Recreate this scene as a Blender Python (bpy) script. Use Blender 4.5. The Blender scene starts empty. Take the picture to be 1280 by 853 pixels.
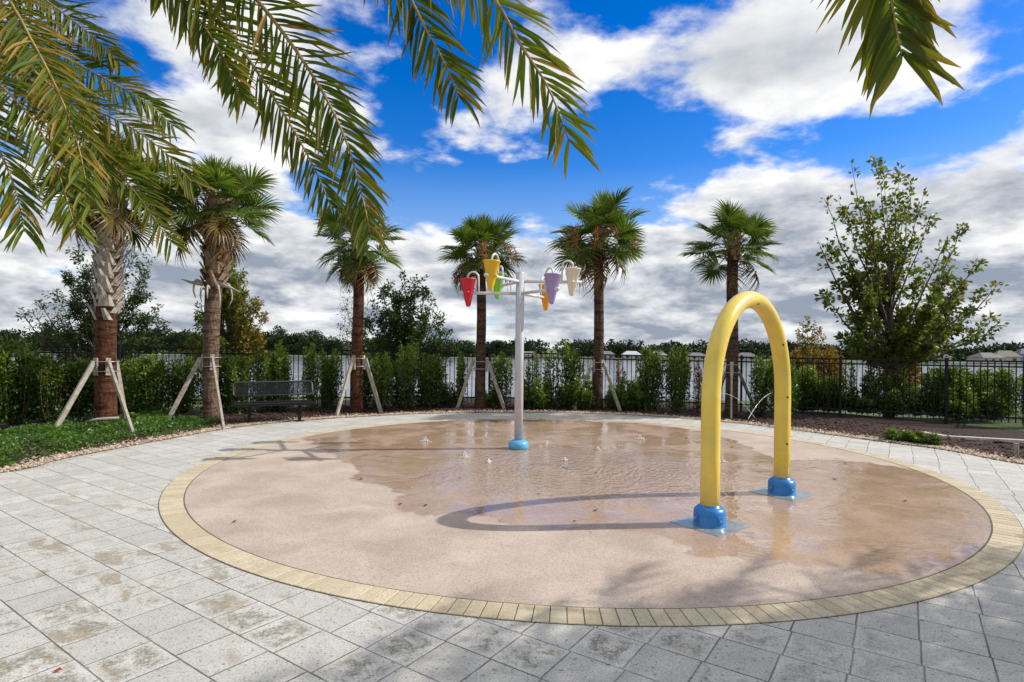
import bpy, bmesh, math, random
import numpy as np
from mathutils import Vector, Matrix, Euler

random.seed(7)
RNG = np.random.default_rng(11)
scene = bpy.context.scene
COL = scene.collection
PI = math.pi
R = math.radians

# ------------------------------------------------------------------ camera model
F, Y0, ROLL, H = 720.0, 435.0, 0.0102, 1.55
_c, _s = math.cos(ROLL), math.sin(ROLL)


def ray(px, py):
    x, y = px - 640.0, py - 426.5
    return (_c * x + _s * y) / F, (-_s * x + _c * y - (Y0 - 426.5)) / F


def W(px, py, d):
    """world point seen at a photograph position, d metres in front of the camera"""
    a, b = ray(px, py)
    return Vector((a * d, d, H - b * d))


def G(px, py, z=0.0):
    a, b = ray(px, py)
    d = (H - z) / b
    return Vector((a * d, d, z))


cam_d = bpy.data.cameras.new('camera')
cam = bpy.data.objects.new('camera', cam_d)
COL.objects.link(cam)
cam.matrix_world = Matrix.Translation((0, 0, H)) @ Matrix.Rotation(R(90), 4, 'X') @ Matrix.Rotation(ROLL, 4, 'Z')
cam_d.sensor_width = 36
cam_d.lens = 36 * F / 1280
cam_d.shift_y = (Y0 - 426.5) / 1280
cam_d.clip_start = 0.05
cam_d.clip_end = 6000
scene.camera = cam

# ------------------------------------------------------------------ object helpers


def link(o, parent=None):
    COL.objects.link(o)
    if parent is not None:
        o.parent = parent
    return o


def tag(o, label=None, cat=None, group=None, kind=None):
    if label:
        o['label'] = label
    if cat:
        o['category'] = cat
    if group:
        o['group'] = group
    if kind:
        o['kind'] = kind
    return o


def thing(name, loc, label=None, cat=None, group=None, rz=0.0):
    o = bpy.data.objects.new(name, None)
    o.empty_display_size = 0.1
    link(o)
    o.location = loc
    o.rotation_euler = (0, 0, rz)
    return tag(o, label, cat, group)


def copy_tree(o, parent=None):
    c = o.copy()
    link(c)
    c.parent = parent
    for ch in list(o.children):
        copy_tree(ch, c)
    return c


class MB:
    """collects vertices and faces (with a per-vertex 'var' and 'along') for one mesh"""

    def __init__(self):
        self.v, self.f, self.a, self.b = [], [], [], []

    def add(self, vs, fs, var=0.5, along=0.0):
        n = len(self.v)
        self.v += [tuple(p) for p in vs]
        self.a += [var] * len(vs)
        self.b += list(along) if hasattr(along, '__len__') else [along] * len(vs)
        self.f += [tuple(i + n for i in f) for f in fs]

    def box(self, c, size, rot=None, var=0.5):
        sx, sy, sz = (s / 2 for s in size)
        vs = [Vector((x * sx, y * sy, z * sz)) for x in (-1, 1) for y in (-1, 1) for z in (-1, 1)]
        if rot is not None:
            vs = [rot @ v for v in vs]
        c = Vector(c)
        self.add([v + c for v in vs], [(0, 1, 3, 2), (4, 6, 7, 5), (0, 4, 5, 1), (2, 3, 7, 6), (0, 2, 6, 4), (1, 5, 7, 3)], var)

    def bar(self, p, q, w, t, up=(0, 0, 1), var=0.5):
        p, q = Vector(p), Vector(q)
        x = (q - p).normalized()
        y = Vector(up).cross(x)
        if y.length < 1e-4:
            y = Vector((0, 1, 0))
        y.normalize()
        z = x.cross(y)
        m = Matrix((x, y, z)).transposed()
        self.box((p + q) / 2, ((q - p).length, w, t), m, var)

    def tube(self, pts, rad, seg=8, cap=True, var=0.5, along=None):
        pts = [Vector(p) for p in pts]
        n = len(pts)
        if not hasattr(rad, '__len__'):
            rad = [rad] * n
        vs, al = [], []
        ref = None
        for i, p in enumerate(pts):
            t = (pts[min(i + 1, n - 1)] - pts[max(i - 1, 0)]).normalized()
            if ref is None:
                ref = Vector((0, 0, 1)) if abs(t.z) < 0.9 else Vector((1, 0, 0))
                ref = (ref - t * ref.dot(t)).normalized()
            else:
                ref = (ref - t * ref.dot(t)).normalized()
            bn = t.cross(ref)
            for k in range(seg):
                a = 2 * PI * k / seg
                vs.append(p + (ref * math.cos(a) + bn * math.sin(a)) * rad[i])
                al.append(i / (n - 1) if along is None else along[i])
        fs = []
        for i in range(n - 1):
            for k in range(seg):
                k2 = (k + 1) % seg
                fs.append((i * seg + k, i * seg + k2, (i + 1) * seg + k2, (i + 1) * seg + k))
        if cap:
            fs.append(tuple(range(seg))[::-1])
            fs.append(tuple((n - 1) * seg + k for k in range(seg)))
        self.add(vs, fs, var, al)

    def lathe(self, prof, seg=24, c=(0, 0, 0), var=0.5):
        c = Vector(c)
        vs, fs = [], []
        n = len(prof)
        for r, z in prof:
            for k in range(seg):
                a = 2 * PI * k / seg
                vs.append(c + Vector((r * math.cos(a), r * math.sin(a), z)))
        for i in range(n - 1):
            for k in range(seg):
                k2 = (k + 1) % seg
                fs.append((i * seg + k, i * seg + k2, (i + 1) * seg + k2, (i + 1) * seg + k))
        self.add(vs, fs, var)

    def build(self, name, mat, parent=None, smooth=False, bevel=0.0):
        return mesh_obj(name, self.v, self.f, mat, parent, smooth, self.a, self.b, bevel)


def make_mesh(name, v, f, mat, smooth=False, a=None, b=None):
    me = bpy.data.meshes.new(name)
    me.from_pydata(v, [], f)
    if mat is not None:
        me.materials.append(mat)
    if a is not None:
        me.attributes.new('var', 'FLOAT', 'POINT').data.foreach_set('value', np.asarray(a, np.float32))
    if b is not None:
        me.attributes.new('along', 'FLOAT', 'POINT').data.foreach_set('value', np.asarray(b, np.float32))
    if smooth:
        me.polygons.foreach_set('use_smooth', [True] * len(me.polygons))
    me.update()
    return me


def mesh_obj(name, v, f, mat, parent=None, smooth=False, a=None, b=None, bevel=0.0):
    o = link(bpy.data.objects.new(name, make_mesh(name, v, f, mat, smooth, a, b)), parent)
    if bevel:
        m = o.modifiers.new('bevel', 'BEVEL')
        m.width = bevel
        m.segments = 2
        m.limit_method = 'ANGLE'
    return o


def fast_mesh(name, V, Fq, mat, attrs):
    """numpy vertices (N,3) and quads (M,4)"""
    me = bpy.data.meshes.new(name)
    me.vertices.add(len(V))
    me.vertices.foreach_set('co', np.asarray(V, np.float32).ravel())
    k = Fq.shape[1]
    me.loops.add(Fq.size)
    me.loops.foreach_set('vertex_index', Fq.astype(np.int32).ravel())
    me.polygons.add(len(Fq))
    me.polygons.foreach_set('loop_start', np.arange(0, Fq.size, k, dtype=np.int32))
    me.polygons.foreach_set('loop_total', np.full(len(Fq), k, np.int32))
    me.update(calc_edges=True)
    if mat is not None:
        me.materials.append(mat)
    for nm, arr in attrs.items():
        me.attributes.new(nm, 'FLOAT', 'POINT').data.foreach_set('value', np.asarray(arr, np.float32))
    return me


def unit(a):
    return a / np.maximum(np.linalg.norm(a, axis=1, keepdims=True), 1e-9)


def leaves_mesh(name, P, D, L, Wd, mat, var=None, tip=None, fold=0.25, rng=RNG):
    """one folded diamond leaf per point P along D"""
    N = len(P)
    D = unit(D)
    rnd = unit(rng.normal(size=(N, 3)) + np.array([0, 0, 0.6]))
    S = unit(np.cross(D, rnd))
    Nn = np.cross(S, D)
    L = np.broadcast_to(L, (N,))[:, None]
    Wd = np.broadcast_to(Wd, (N,))[:, None]
    b = P
    mid = P + D * L * 0.45
    l = mid + S * Wd * 0.5 + Nn * Wd * fold
    r = mid - S * Wd * 0.5 + Nn * Wd * fold
    t = P + D * L - Nn * L * 0.12
    V = np.stack([b, l, t, r], 1).reshape(-1, 3)
    Fq = np.arange(4 * N).reshape(N, 4)
    if var is None:
        var = rng.random(N)
    if tip is None:
        tip = np.zeros(N)
    return fast_mesh(name, V, Fq, mat, {'var': np.repeat(var, 4), 'along': np.repeat(tip, 4)})


def smooth_path(pts, n):
    """Catmull-Rom resample"""
    P = [Vector(p) for p in pts]
    P = [P[0] * 2 - P[1]] + P + [P[-1] * 2 - P[-2]]
    m = len(P) - 3
    out = []
    for i in range(n):
        t = i / (n - 1) * m
        k = min(int(t), m - 1)
        u = t - k
        a, b, c, d = P[k:k + 4]
        out.append(0.5 * ((2 * b) + (c - a) * u + (2 * a - 5 * b + 4 * c - d) * u * u + (3 * b - a - 3 * c + d) * u ** 3))
    return out


# ------------------------------------------------------------------ materials


class NT:
    def __init__(self, tree):
        self.t = tree

    def n(self, typ, **kw):
        nd = self.t.nodes.new(typ)
        for k, v in kw.items():
            if k.startswith('i_'):
                key = k[2:]
                key = int(key) if key.isdigit() else key.replace('_', ' ')
                self.set(nd.inputs[key], v)
            else:
                setattr(nd, k, v)
        return nd

    def set(self, sock, v):
        if isinstance(v, bpy.types.NodeSocket):
            self.t.links.new(v, sock)
        elif isinstance(v, bpy.types.Node):
            self.t.links.new(v.outputs[0], sock)
        else:
            if hasattr(sock.default_value, '__len__') and len(sock.default_value) == 4 and len(v) == 3:
                v = (*v, 1)
            sock.default_value = v

    def math(self, op, a, b=0.0, c=0.0, clamp=False):
        nd = self.t.nodes.new('ShaderNodeMath')
        nd.operation = op
        nd.use_clamp = clamp
        for i, x in enumerate((a, b, c)):
            self.set(nd.inputs[i], x)
        return nd.outputs[0]

    def vmath(self, op, a, b=(0, 0, 0), out=0):
        nd = self.t.nodes.new('ShaderNodeVectorMath')
        nd.operation = op
        self.set(nd.inputs[0], a)
        if op == 'SCALE':
            self.set(nd.inputs['Scale'], b)
        else:
            self.set(nd.inputs[1], b)
        return nd.outputs[out]

    def mix(self, fac, a, b, mode='MIX'):
        nd = self.t.nodes.new('ShaderNodeMix')
        nd.data_type = 'RGBA'
        nd.blend_type = mode
        self.set(nd.inputs[0], fac)
        self.set(nd.inputs[6], a)
        self.set(nd.inputs[7], b)
        return nd.outputs[2]

    def ramp(self, fac, lo, hi, a=0.0, b=1.0, smooth=False):
        nd = self.t.nodes.new('ShaderNodeMapRange')
        if smooth:
            nd.interpolation_type = 'SMOOTHSTEP'
        for i, x in enumerate((fac, lo, hi, a, b)):
            self.set(nd.inputs[i], x)
        return nd.outputs[0]

    def noise(self, vec, scale, detail=3.0, rough=0.55, dist=0.0, out=0, typ='FBM'):
        nd = self.t.nodes.new('ShaderNodeTexNoise')
        self.set(nd.inputs['Vector'], vec)
        nd.inputs['Scale'].default_value = scale
        nd.inputs['Detail'].default_value = detail
        nd.inputs['Roughness'].default_value = rough
        nd.inputs['Distortion'].default_value = dist
        return nd.outputs[out]

    def attr(self, name):
        nd = self.t.nodes.new('ShaderNodeAttribute')
        nd.attribute_name = name
        return nd.outputs['Fac']

    def co(self, kind='Object'):
        return self.t.nodes.new('ShaderNodeTexCoord').outputs[kind]

    def objrand(self):
        return self.t.nodes.new('ShaderNodeObjectInfo').outputs['Random']

    def sep(self, v):
        return self.n('ShaderNodeSeparateXYZ', i_0=v).outputs

    def comb(self, x, y, z=0.0):
        return self.n('ShaderNodeCombineXYZ', i_0=x, i_1=y, i_2=z).outputs[0]

    def bump(self, h, strength=0.3, dist=0.01, normal=None):
        nd = self.n('ShaderNodeBump', i_Height=h, i_Strength=strength, i_Distance=dist)
        if normal is not None:
            self.set(nd.inputs['Normal'], normal)
        return nd.outputs[0]


def new_mat(name):
    m = bpy.data.materials.new(name)
    m.use_nodes = True
    t = m.node_tree
    t.nodes.clear()
    nt = NT(t)
    out = t.nodes.new('ShaderNodeOutputMaterial')
    b = t.nodes.new('ShaderNodeBsdfPrincipled')
    t.links.new(b.outputs[0], out.inputs[0])
    return m, nt, b, out


def plain(name, col, rough=0.5, metal=0.0, spec=0.5, var=0.12, scale=6.0, bump=0.0, bscale=60.0, dirt=None):
    m, nt, b, _ = new_mat(name)
    co = nt.co()
    nz = nt.noise(co, scale, 4)
    c = nt.mix(nt.ramp(nz, 0.3, 0.7), tuple(x * (1 - var) for x in col), tuple(min(1, x * (1 + var)) for x in col))
    if dirt:
        d = nt.ramp(nt.noise(co, scale * 2.3, 6, 0.65), 0.52, 0.72)
        c = nt.mix(d, c, dirt)
    nt.set(b.inputs['Base Color'], c)
    nt.set(b.inputs['Roughness'], nt.ramp(nz, 0.2, 0.8, max(0.02, rough - 0.08), min(1, rough + 0.08)))
    b.inputs['Metallic'].default_value = metal
    b.inputs['Specular IOR Level'].default_value = spec
    if bump:
        nt.set(b.inputs['Normal'], nt.bump(nt.noise(co, bscale, 4), bump, 0.01))
    return m


def leaf_mat(name, dark, light, new=None, rough=0.45, trans=0.35, spec=0.4, tipcol=None, objvar=0.25):
    """leaf: every leaf has its own tone ('var'); 'along' mixes to young growth or to a brown tip"""
    m, nt, b, out = new_mat(name)
    v = nt.attr('var')
    c = nt.mix(v, dark, light)
    al = nt.attr('along')
    if new:
        c = nt.mix(al, c, new)
    if tipcol:
        c = nt.mix(al, c, tipcol)
    orr = nt.ramp(nt.objrand(), 0, 1, 1 - objvar, 1 + objvar)
    c = nt.vmath('SCALE', c, orr)
    nt.set(b.inputs['Base Color'], c)
    b.inputs['Roughness'].default_value = rough
    b.inputs['Specular IOR Level'].default_value = spec
    tr = nt.n('ShaderNodeBsdfTranslucent', i_Color=nt.vmath('MULTIPLY', c, (1.25, 1.3, 0.5)))
    mx = nt.n('ShaderNodeMixShader', i_0=trans, i_1=b.outputs[0], i_2=tr.outputs[0])
    nt.t.links.new(mx.outputs[0], out.inputs[0])
    return m


M = {}
M['leaf_hedge'] = leaf_mat('hedge_leaf', (0.012, 0.036, 0.007), (0.070, 0.145, 0.021), new=(0.33, 0.44, 0.06), spec=0.45, rough=0.4, trans=0.33)
M['leaf_dead'] = leaf_mat('dry_shrub_leaf', (0.07, 0.03, 0.015), (0.16, 0.07, 0.03))
M['leaf_cover'] = leaf_mat('ground_cover_leaf', (0.035, 0.10, 0.014), (0.11, 0.23, 0.035), new=(0.24, 0.36, 0.08), rough=0.4)
M['leaf_fan'] = leaf_mat('fan_palm_leaf', (0.036, 0.078, 0.014), (0.125, 0.185, 0.030), tipcol=(0.34, 0.28, 0.07), rough=0.42, spec=0.4, trans=0.42, objvar=0.35)
M['leaf_fan_old'] = leaf_mat('old_fan_palm_leaf', (0.13, 0.09, 0.03), (0.22, 0.16, 0.05), tipcol=(0.2, 0.12, 0.05), trans=0.3)
M['leaf_fan_dead'] = leaf_mat('dead_fan_palm_leaf', (0.10, 0.05, 0.022), (0.22, 0.12, 0.05), tipcol=(0.12, 0.07, 0.04), trans=0.2)
M['leaf_date'] = leaf_mat('date_palm_leaflet', (0.045, 0.09, 0.011), (0.145, 0.19, 0.020), tipcol=(0.36, 0.22, 0.045), rough=0.5, spec=0.22, trans=0.42, objvar=0.2)
M['leaf_maple'] = leaf_mat('maple_leaf', (0.04, 0.075, 0.014), (0.12, 0.17, 0.025), new=(0.26, 0.17, 0.03), trans=0.45)
M['leaf_feather'] = leaf_mat('feathery_leaf', (0.035, 0.065, 0.022), (0.09, 0.13, 0.035), new=(0.16, 0.17, 0.03))
M['leaf_cypress'] = leaf_mat('cypress_leaf', (0.07, 0.11, 0.016), (0.20, 0.23, 0.032), new=(0.40, 0.14, 0.02), trans=0.42)
M['leaf_oak'] = leaf_mat('oak_leaf', (0.024, 0.052, 0.014), (0.075, 0.115, 0.028), new=(0.16, 0.18, 0.03))
M['leaf_far'] = leaf_mat('far_tree_leaf', (0.012, 0.03, 0.012), (0.035, 0.062, 0.02), trans=0.15, spec=0.2, rough=0.6)
M['leaf_orange'] = leaf_mat('orange_bush_leaf', (0.12, 0.075, 0.014), (0.25, 0.15, 0.03))
M['grass_blade'] = leaf_mat('grass_blade', (0.05, 0.12, 0.02), (0.12, 0.22, 0.04))

M['yellow'] = plain('yellow_powder_coat', (0.78, 0.585, 0.095), 0.3, var=0.09, scale=3, dirt=(0.70, 0.54, 0.17))
M['blue'] = plain('blue_moulded_plastic', (0.012, 0.17, 0.50), 0.33, var=0.18, scale=8, dirt=(0.035, 0.20, 0.46))
M['lightblue'] = plain('pale_blue_moulded_plastic', (0.10, 0.38, 0.66), 0.32, var=0.1, scale=8)
M['steel'] = plain('silver_grey_paint', (0.50, 0.51, 0.55), 0.32, metal=0.15, var=0.08, dirt=(0.42, 0.425, 0.45))
M['pipe'] = plain('white_grey_pipe', (0.60, 0.60, 0.61), 0.35, metal=0.1, var=0.06)
for nm, c in dict(red=(0.60, 0.012, 0.035), bucket_yellow=(0.80, 0.50, 0.02), green=(0.20, 0.62, 0.03), purple=(0.36, 0.28, 0.58), orange=(0.78, 0.33, 0.012), white=(0.76, 0.72, 0.62)).items():
    M[nm] = plain('bucket_%s' % nm.replace('bucket_', ''), c, 0.38, var=0.07, scale=7)
M['dark'] = plain('dark_nozzle', (0.03, 0.03, 0.03), 0.4)
M['fence'] = plain('black_fence_metal', (0.008, 0.008, 0.009), 0.5, var=0.1, spec=0.25)
M['bench'] = plain('black_coated_steel', (0.010, 0.0105, 0.012), 0.6, var=0.2, spec=0.2)
M['bench_rim'] = plain('worn_bench_rim', (0.055, 0.058, 0.062), 0.4, metal=0.3, var=0.2)
M['lumber'] = plain('weathered_lumber', (0.32, 0.285, 0.235), 0.8, var=0.3, scale=14, bump=0.3)
M['strap'] = plain('strap_metal', (0.42, 0.42, 0.42), 0.4, metal=0.5)
M['concrete'] = plain('edging_concrete', (0.48, 0.46, 0.42), 0.85, var=0.2, scale=10, bump=0.3)
M['bark'] = plain('tree_bark', (0.07, 0.055, 0.042), 0.9, var=0.5, scale=20, bump=0.6)
M['bark_pale'] = plain('pale_bark', (0.19, 0.16, 0.13), 0.9, var=0.35, scale=18, bump=0.5)
M['stem'] = plain('shrub_stem', (0.17, 0.12, 0.07), 0.8, var=0.3)
M['boot'] = plain('weathered_palm_boot', (0.40, 0.355, 0.31), 0.9, var=0.35, scale=9, bump=0.4, dirt=(0.12, 0.085, 0.06))
M['boot_brown'] = plain('brown_palm_boot', (0.24, 0.16, 0.10), 0.9, var=0.45, scale=9, bump=0.4, dirt=(0.36, 0.31, 0.26))
M['petiole'] = plain('palm_petiole', (0.15, 0.17, 0.05), 0.5, var=0.3)
M['rachis'] = plain('date_palm_midrib', (0.30, 0.20, 0.045), 0.45, var=0.35, scale=5)
M['fibre'] = plain('palm_fibre', (0.10, 0.055, 0.028), 0.95, var=0.5, scale=30, bump=0.5)
M['far_wall'] = plain('house_wall_beige', (0.42, 0.38, 0.32), 0.85)
M['far_wall_blue'] = plain('house_wall_blue', (0.16, 0.25, 0.42), 0.85)
M['far_roof'] = plain('roof_grey_shingle', (0.15, 0.15, 0.155), 0.9, var=0.2, scale=1)
M['far_roof_pale'] = plain('roof_pale_metal', (0.45, 0.48, 0.52), 0.6, var=0.1, scale=1)
M['far_roof_tan'] = plain('roof_tan_shingle', (0.24, 0.20, 0.17), 0.9, var=0.2, scale=1)
M['far_window'] = plain('house_window_glass', (0.03, 0.04, 0.05), 0.15)
M['dead_leaf'] = plain('fallen_leaf', (0.07, 0.035, 0.018), 0.7, var=0.5, scale=30)


def trunk_mat(name, low, high, mark):
    m, nt, b, _ = new_mat(name)
    co = nt.co()
    s = nt.sep(co)
    v = nt.comb(nt.math('MULTIPLY', s[0], 1.0), nt.math('MULTIPLY', s[1], 1.0), nt.math('MULTIPLY', s[2], 4.5))
    ring = nt.noise(v, 3.2, 5, 0.6, 0.6)
    vs = nt.comb(s[0], s[1], nt.math('MULTIPLY', s[2], 0.35))
    streak = nt.noise(vs, 22, 4, 0.6)
    fleck = nt.ramp(nt.noise(v, 15, 3, 0.6), 0.6, 0.72)
    c = nt.mix(nt.ramp(streak, 0.3, 0.7), low, high)
    c = nt.mix(nt.ramp(ring, 0.48, 0.62, 0, 0.85), c, tuple(x * 0.35 for x in low))
    wide = nt.noise(co, 2.2, 4, 0.6)
    c = nt.mix(nt.ramp(wide, 0.5, 0.7, 0, 0.6), c, tuple(x * 0.6 for x in low))
    c = nt.mix(nt.math('MULTIPLY', fleck, 0.75), c, mark)
    nt.set(b.inputs['Base Color'], c)
    b.inputs['Roughness'].default_value = 0.9
    b.inputs['Specular IOR Level'].default_value = 0.2
    h = nt.math('ADD', nt.math('MULTIPLY', ring, 1.0), nt.math('MULTIPLY', streak, 0.7))
    h = nt.math('ADD', h, nt.math('MULTIPLY', fleck, 0.3))
    nt.set(b.inputs['Normal'], nt.bump(h, 1.0, 0.07))
    return m


M['trunk_red'] = trunk_mat('red_brown_palm_trunk', (0.066, 0.025, 0.014), (0.175, 0.07, 0.037), (0.32, 0.23, 0.17))
M['trunk_brown'] = trunk_mat('brown_palm_trunk', (0.06, 0.034, 0.022), (0.145, 0.088, 0.058), (0.36, 0.30, 0.25))
M['trunk_tan'] = trunk_mat('tan_palm_trunk', (0.115, 0.072, 0.046), (0.25, 0.17, 0.12), (0.42, 0.36, 0.30))

# paving ------------------------------------------------------------------
m, nt, b, _ = new_mat('concrete_pavers')
A = R(145.5)
co = nt.co()
s = nt.sep(co)
u = nt.math('ADD', nt.math('MULTIPLY', s[0], math.cos(A)), nt.math('MULTIPLY', s[1], math.sin(A)))
v = nt.math('ADD', nt.math('MULTIPLY', s[0], -math.sin(A)), nt.math('MULTIPLY', s[1], math.cos(A)))
SU, SV = 0.2965, 0.2975
u = nt.math('DIVIDE', nt.math('ADD', u, -1.707 + SU * 60), SU)
v = nt.math('DIVIDE', nt.math('ADD', v, 1.717 + SV * 60), SV)
# rows far to the left are laid staggered, the rows near the middle run as a square grid
row = nt.math('FLOOR', v)
wn = nt.n('ShaderNodeTexWhiteNoise', noise_dimensions='1D')
nt.set(wn.inputs['W'], row)
stag = nt.ramp(s[0], -0.6, -2.0, 0.10, 1.0)
u = nt.math('ADD', u, nt.math('MULTIPLY', nt.math('SUBTRACT', wn.outputs[0], 0.5), stag))
wob = nt.noise(co, 7.0, 3)
fu = nt.math('FRACT', u)
fv = nt.math('FRACT', v)
eu = nt.math('MINIMUM', fu, nt.math('SUBTRACT', 1.0, fu))
ev = nt.math('MINIMUM', fv, nt.math('SUBTRACT', 1.0, fv))
ed = nt.math('ADD', nt.math('MINIMUM', eu, ev), nt.math('MULTIPLY', nt.math('SUBTRACT', wob, 0.5), 0.012))
joint_soft = nt.ramp(ed, 0.004, 0.02, 1.0, 0.0)
chip = nt.noise(co, 2.3, 4, 0.6)
joint = nt.math('MULTIPLY', joint_soft, nt.ramp(chip, 0.35, 0.6, 0.45, 1.0))
wn2 = nt.n('ShaderNodeTexWhiteNoise', noise_dimensions='2D')
nt.set(wn2.inputs['Vector'], nt.comb(nt.math('FLOOR', u), nt.math('FLOOR', v)))
tone = nt.ramp(wn2.outputs[0], 0, 1, 0.88, 1.10)
fine = nt.noise(co, 95, 5, 0.7)
mid = nt.noise(co, 6.5, 5, 0.62)
base = nt.mix(nt.ramp(mid, 0.3, 0.7), (0.46, 0.45, 0.42), (0.575, 0.56, 0.52))
base = nt.vmath('SCALE', base, tone)
base = nt.mix(nt.ramp(fine, 0.51, 0.62, 0, 0.75), base, (0.20, 0.195, 0.175))
pit = nt.noise(co, 38, 3, 0.6)
base = nt.mix(nt.ramp(pit, 0.60, 0.68, 0, 0.75), base, (0.10, 0.095, 0.08))
base = nt.mix(nt.ramp(fine, 0.42, 0.28, 0, 0.5), base, (0.72, 0.72, 0.70))
# grey-green grime in the middle of some slabs, worn tan patches on the left ones
dist_c = nt.math('MINIMUM', eu, ev)
slabsel = nt.ramp(wn2.outputs[0], 0.25, 0.75)
front = nt.ramp(s[1], 5.2, 3.2)
grime_n = nt.noise(co, 9.0, 7, 0.68, 0.5)
gr = nt.ramp(nt.math('ADD', grime_n, nt.math('MULTIPLY', nt.math('SUBTRACT', slabsel, 0.5), 0.24)), 0.535, 0.66)
gr = nt.math('MULTIPLY', nt.math('MULTIPLY', gr, front), nt.ramp(dist_c, 0.03, 0.2))
gr = nt.math('MULTIPLY', gr, nt.ramp(s[0], 2.6, 0.6, 0.15, 1.0))
gr = nt.math('MULTIPLY', gr, nt.ramp(nt.noise(co, 48, 4, 0.7), 0.38, 0.56, 0.15, 1.0))
base = nt.mix(nt.math('MULTIPLY', gr, 0.85), base, (0.135, 0.125, 0.082))
stretch = nt.comb(nt.math('MULTIPLY', u, 0.55), v, 0.0)
tn = nt.noise(stretch, 1.6, 5, 0.6, 0.4)
tan = nt.ramp(nt.math('ADD', tn, nt.math('MULTIPLY', nt.math('SUBTRACT', wn2.outputs[0], 0.5), 0.18)), 0.58, 0.64)
tan = nt.math('MULTIPLY', tan, nt.math('MULTIPLY', nt.ramp(s[0], -0.7, -1.7), nt.ramp(s[1], 7.0, 5.0)))
base = nt.mix(nt.math('MULTIPLY', nt.math('MULTIPLY', tan, nt.ramp(nt.noise(co, 60, 3, 0.7), 0.36, 0.52, 0.3, 1.0)), 0.8), base, (0.28, 0.23, 0.155))
farg = nt.ramp(nt.noise(co, 3.2, 5, 0.6), 0.55, 0.75, 0, 0.4)
base = nt.mix(farg, base, (0.36, 0.355, 0.32))
base = nt.mix(nt.math('MULTIPLY', joint, 0.9), base, (0.055, 0.05, 0.042))
nt.set(b.inputs['Base Color'], base)
b.inputs['Roughness'].default_value = 0.88
b.inputs['Specular IOR Level'].default_value = 0.3
hh = nt.math('ADD', nt.math('MULTIPLY', joint_soft, -1.0), nt.math('MULTIPLY', fine, 0.35))
hh = nt.math('ADD', hh, nt.math('MULTIPLY', wn2.outputs[0], 0.25))
nt.set(b.inputs['Normal'], nt.bump(hh, 0.7, 0.006))
M['paver'] = m

# border bricks
m, nt, b, _ = new_mat('yellow_border_brick')
co = nt.co()
c = nt.mix(nt.attr('var'), (0.47, 0.395, 0.265), (0.58, 0.505, 0.365))
fine = nt.noise(co, 80, 5, 0.7)
c = nt.mix(nt.ramp(fine, 0.5, 0.62, 0, 0.6), c, (0.27, 0.215, 0.13))
st = nt.ramp(nt.noise(co, 4.0, 5, 0.65), 0.55, 0.72, 0, 0.45)
c = nt.mix(st, c, (0.30, 0.235, 0.13))
nt.set(b.inputs['Base Color'], c)
b.inputs['Roughness'].default_value = 0.85
nt.set(b.inputs['Normal'], nt.bump(fine, 0.35, 0.004))
M['border'] = m

# pad: dry and wet concrete. 'wet' holds metres inside the wet outline
m, nt, b, _ = new_mat('splash_pad_concrete')
co = nt.co()
wet0 = nt.attr('wet')
edge = nt.noise(co, 3.4, 6, 0.62, 0.4)
wetm = nt.ramp(nt.math('ADD', wet0, nt.math('MULTIPLY', nt.math('SUBTRACT', edge, 0.5), 0.55)), -0.015, 0.05, smooth=True)
puddle = nt.attr('puddle')
fine = nt.noise(co, 70, 5, 0.75)
grain = nt.noise(co, 260, 3, 0.7)
cloud = nt.noise(co, 1.6, 5, 0.6, 0.4)
blot = nt.noise(co, 5.5, 6, 0.65)
dry = nt.mix(nt.ramp(cloud, 0.35, 0.65), (0.43, 0.345, 0.285), (0.57, 0.475, 0.40))
dry = nt.mix(nt.ramp(blot, 0.5, 0.75, 0, 0.4), dry, (0.44, 0.36, 0.32))
wetc = nt.mix(nt.ramp(cloud, 0.3, 0.7), (0.39, 0.262, 0.17), (0.49, 0.345, 0.235))
wetc = nt.mix(nt.ramp(blot, 0.45, 0.75, 0, 0.5), wetc, (0.52, 0.385, 0.28))
c = nt.mix(wetm, dry, wetc)
c = nt.mix(nt.ramp(fine, 0.50, 0.60, 0, 0.55), c, nt.vmath('SCALE', c, 0.45))
c = nt.mix(nt.ramp(grain, 0.50, 0.60, 0, 0.45), c, nt.vmath('SCALE', c, 0.4))
c = nt.mix(nt.ramp(fine, 0.42, 0.3, 0, 0.3), c, (0.70, 0.60, 0.52))
nt.set(b.inputs['Base Color'], c)
film = nt.ramp(nt.math('ADD', nt.noise(co, 1.3, 4, 0.6, 0.5), nt.math('MULTIPLY', puddle, 0.5)), 0.385, 0.575)
film = nt.math('MULTIPLY', film, wetm)
rough = nt.math('ADD', nt.ramp(wetm, 0, 1, 0.85, 0.36), nt.math('MULTIPLY', film, -0.32))
nt.set(b.inputs['Roughness'], rough)
nt.set(b.inputs['Specular IOR Level'], nt.ramp(wetm, 0, 1, 0.25, 0.5))
hd = nt.bump(nt.math('MULTIPLY', fine, nt.ramp(film, 0, 1, 1.0, 0.04)), 0.22, 0.004)
rp = nt.n('ShaderNodeTexNoise')
nt.set(rp.inputs['Vector'], co)
rp.inputs['Scale'].default_value = 20
rp.inputs['Detail'].default_value = 2
cc = G(712, 586)
wv = nt.n('ShaderNodeTexWave', wave_type='RINGS', rings_direction='SPHERICAL')
nt.set(wv.inputs['Vector'], nt.vmath('SUBTRACT', co, (cc.x, cc.y, 0)))
wv.inputs['Scale'].default_value = 2.6
wv.inputs['Distortion'].default_value = 14.0
wv.inputs['Detail'].default_value = 2.0
wv.inputs['Detail Scale'].default_value = 1.2
rh = nt.math('ADD', nt.math('MULTIPLY', wv.outputs[1], 0.3), rp.outputs[0])
rh = nt.math('MULTIPLY', rh, puddle)
calm = nt.math('MULTIPLY', nt.noise(co, 3.0, 3), film)
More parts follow.
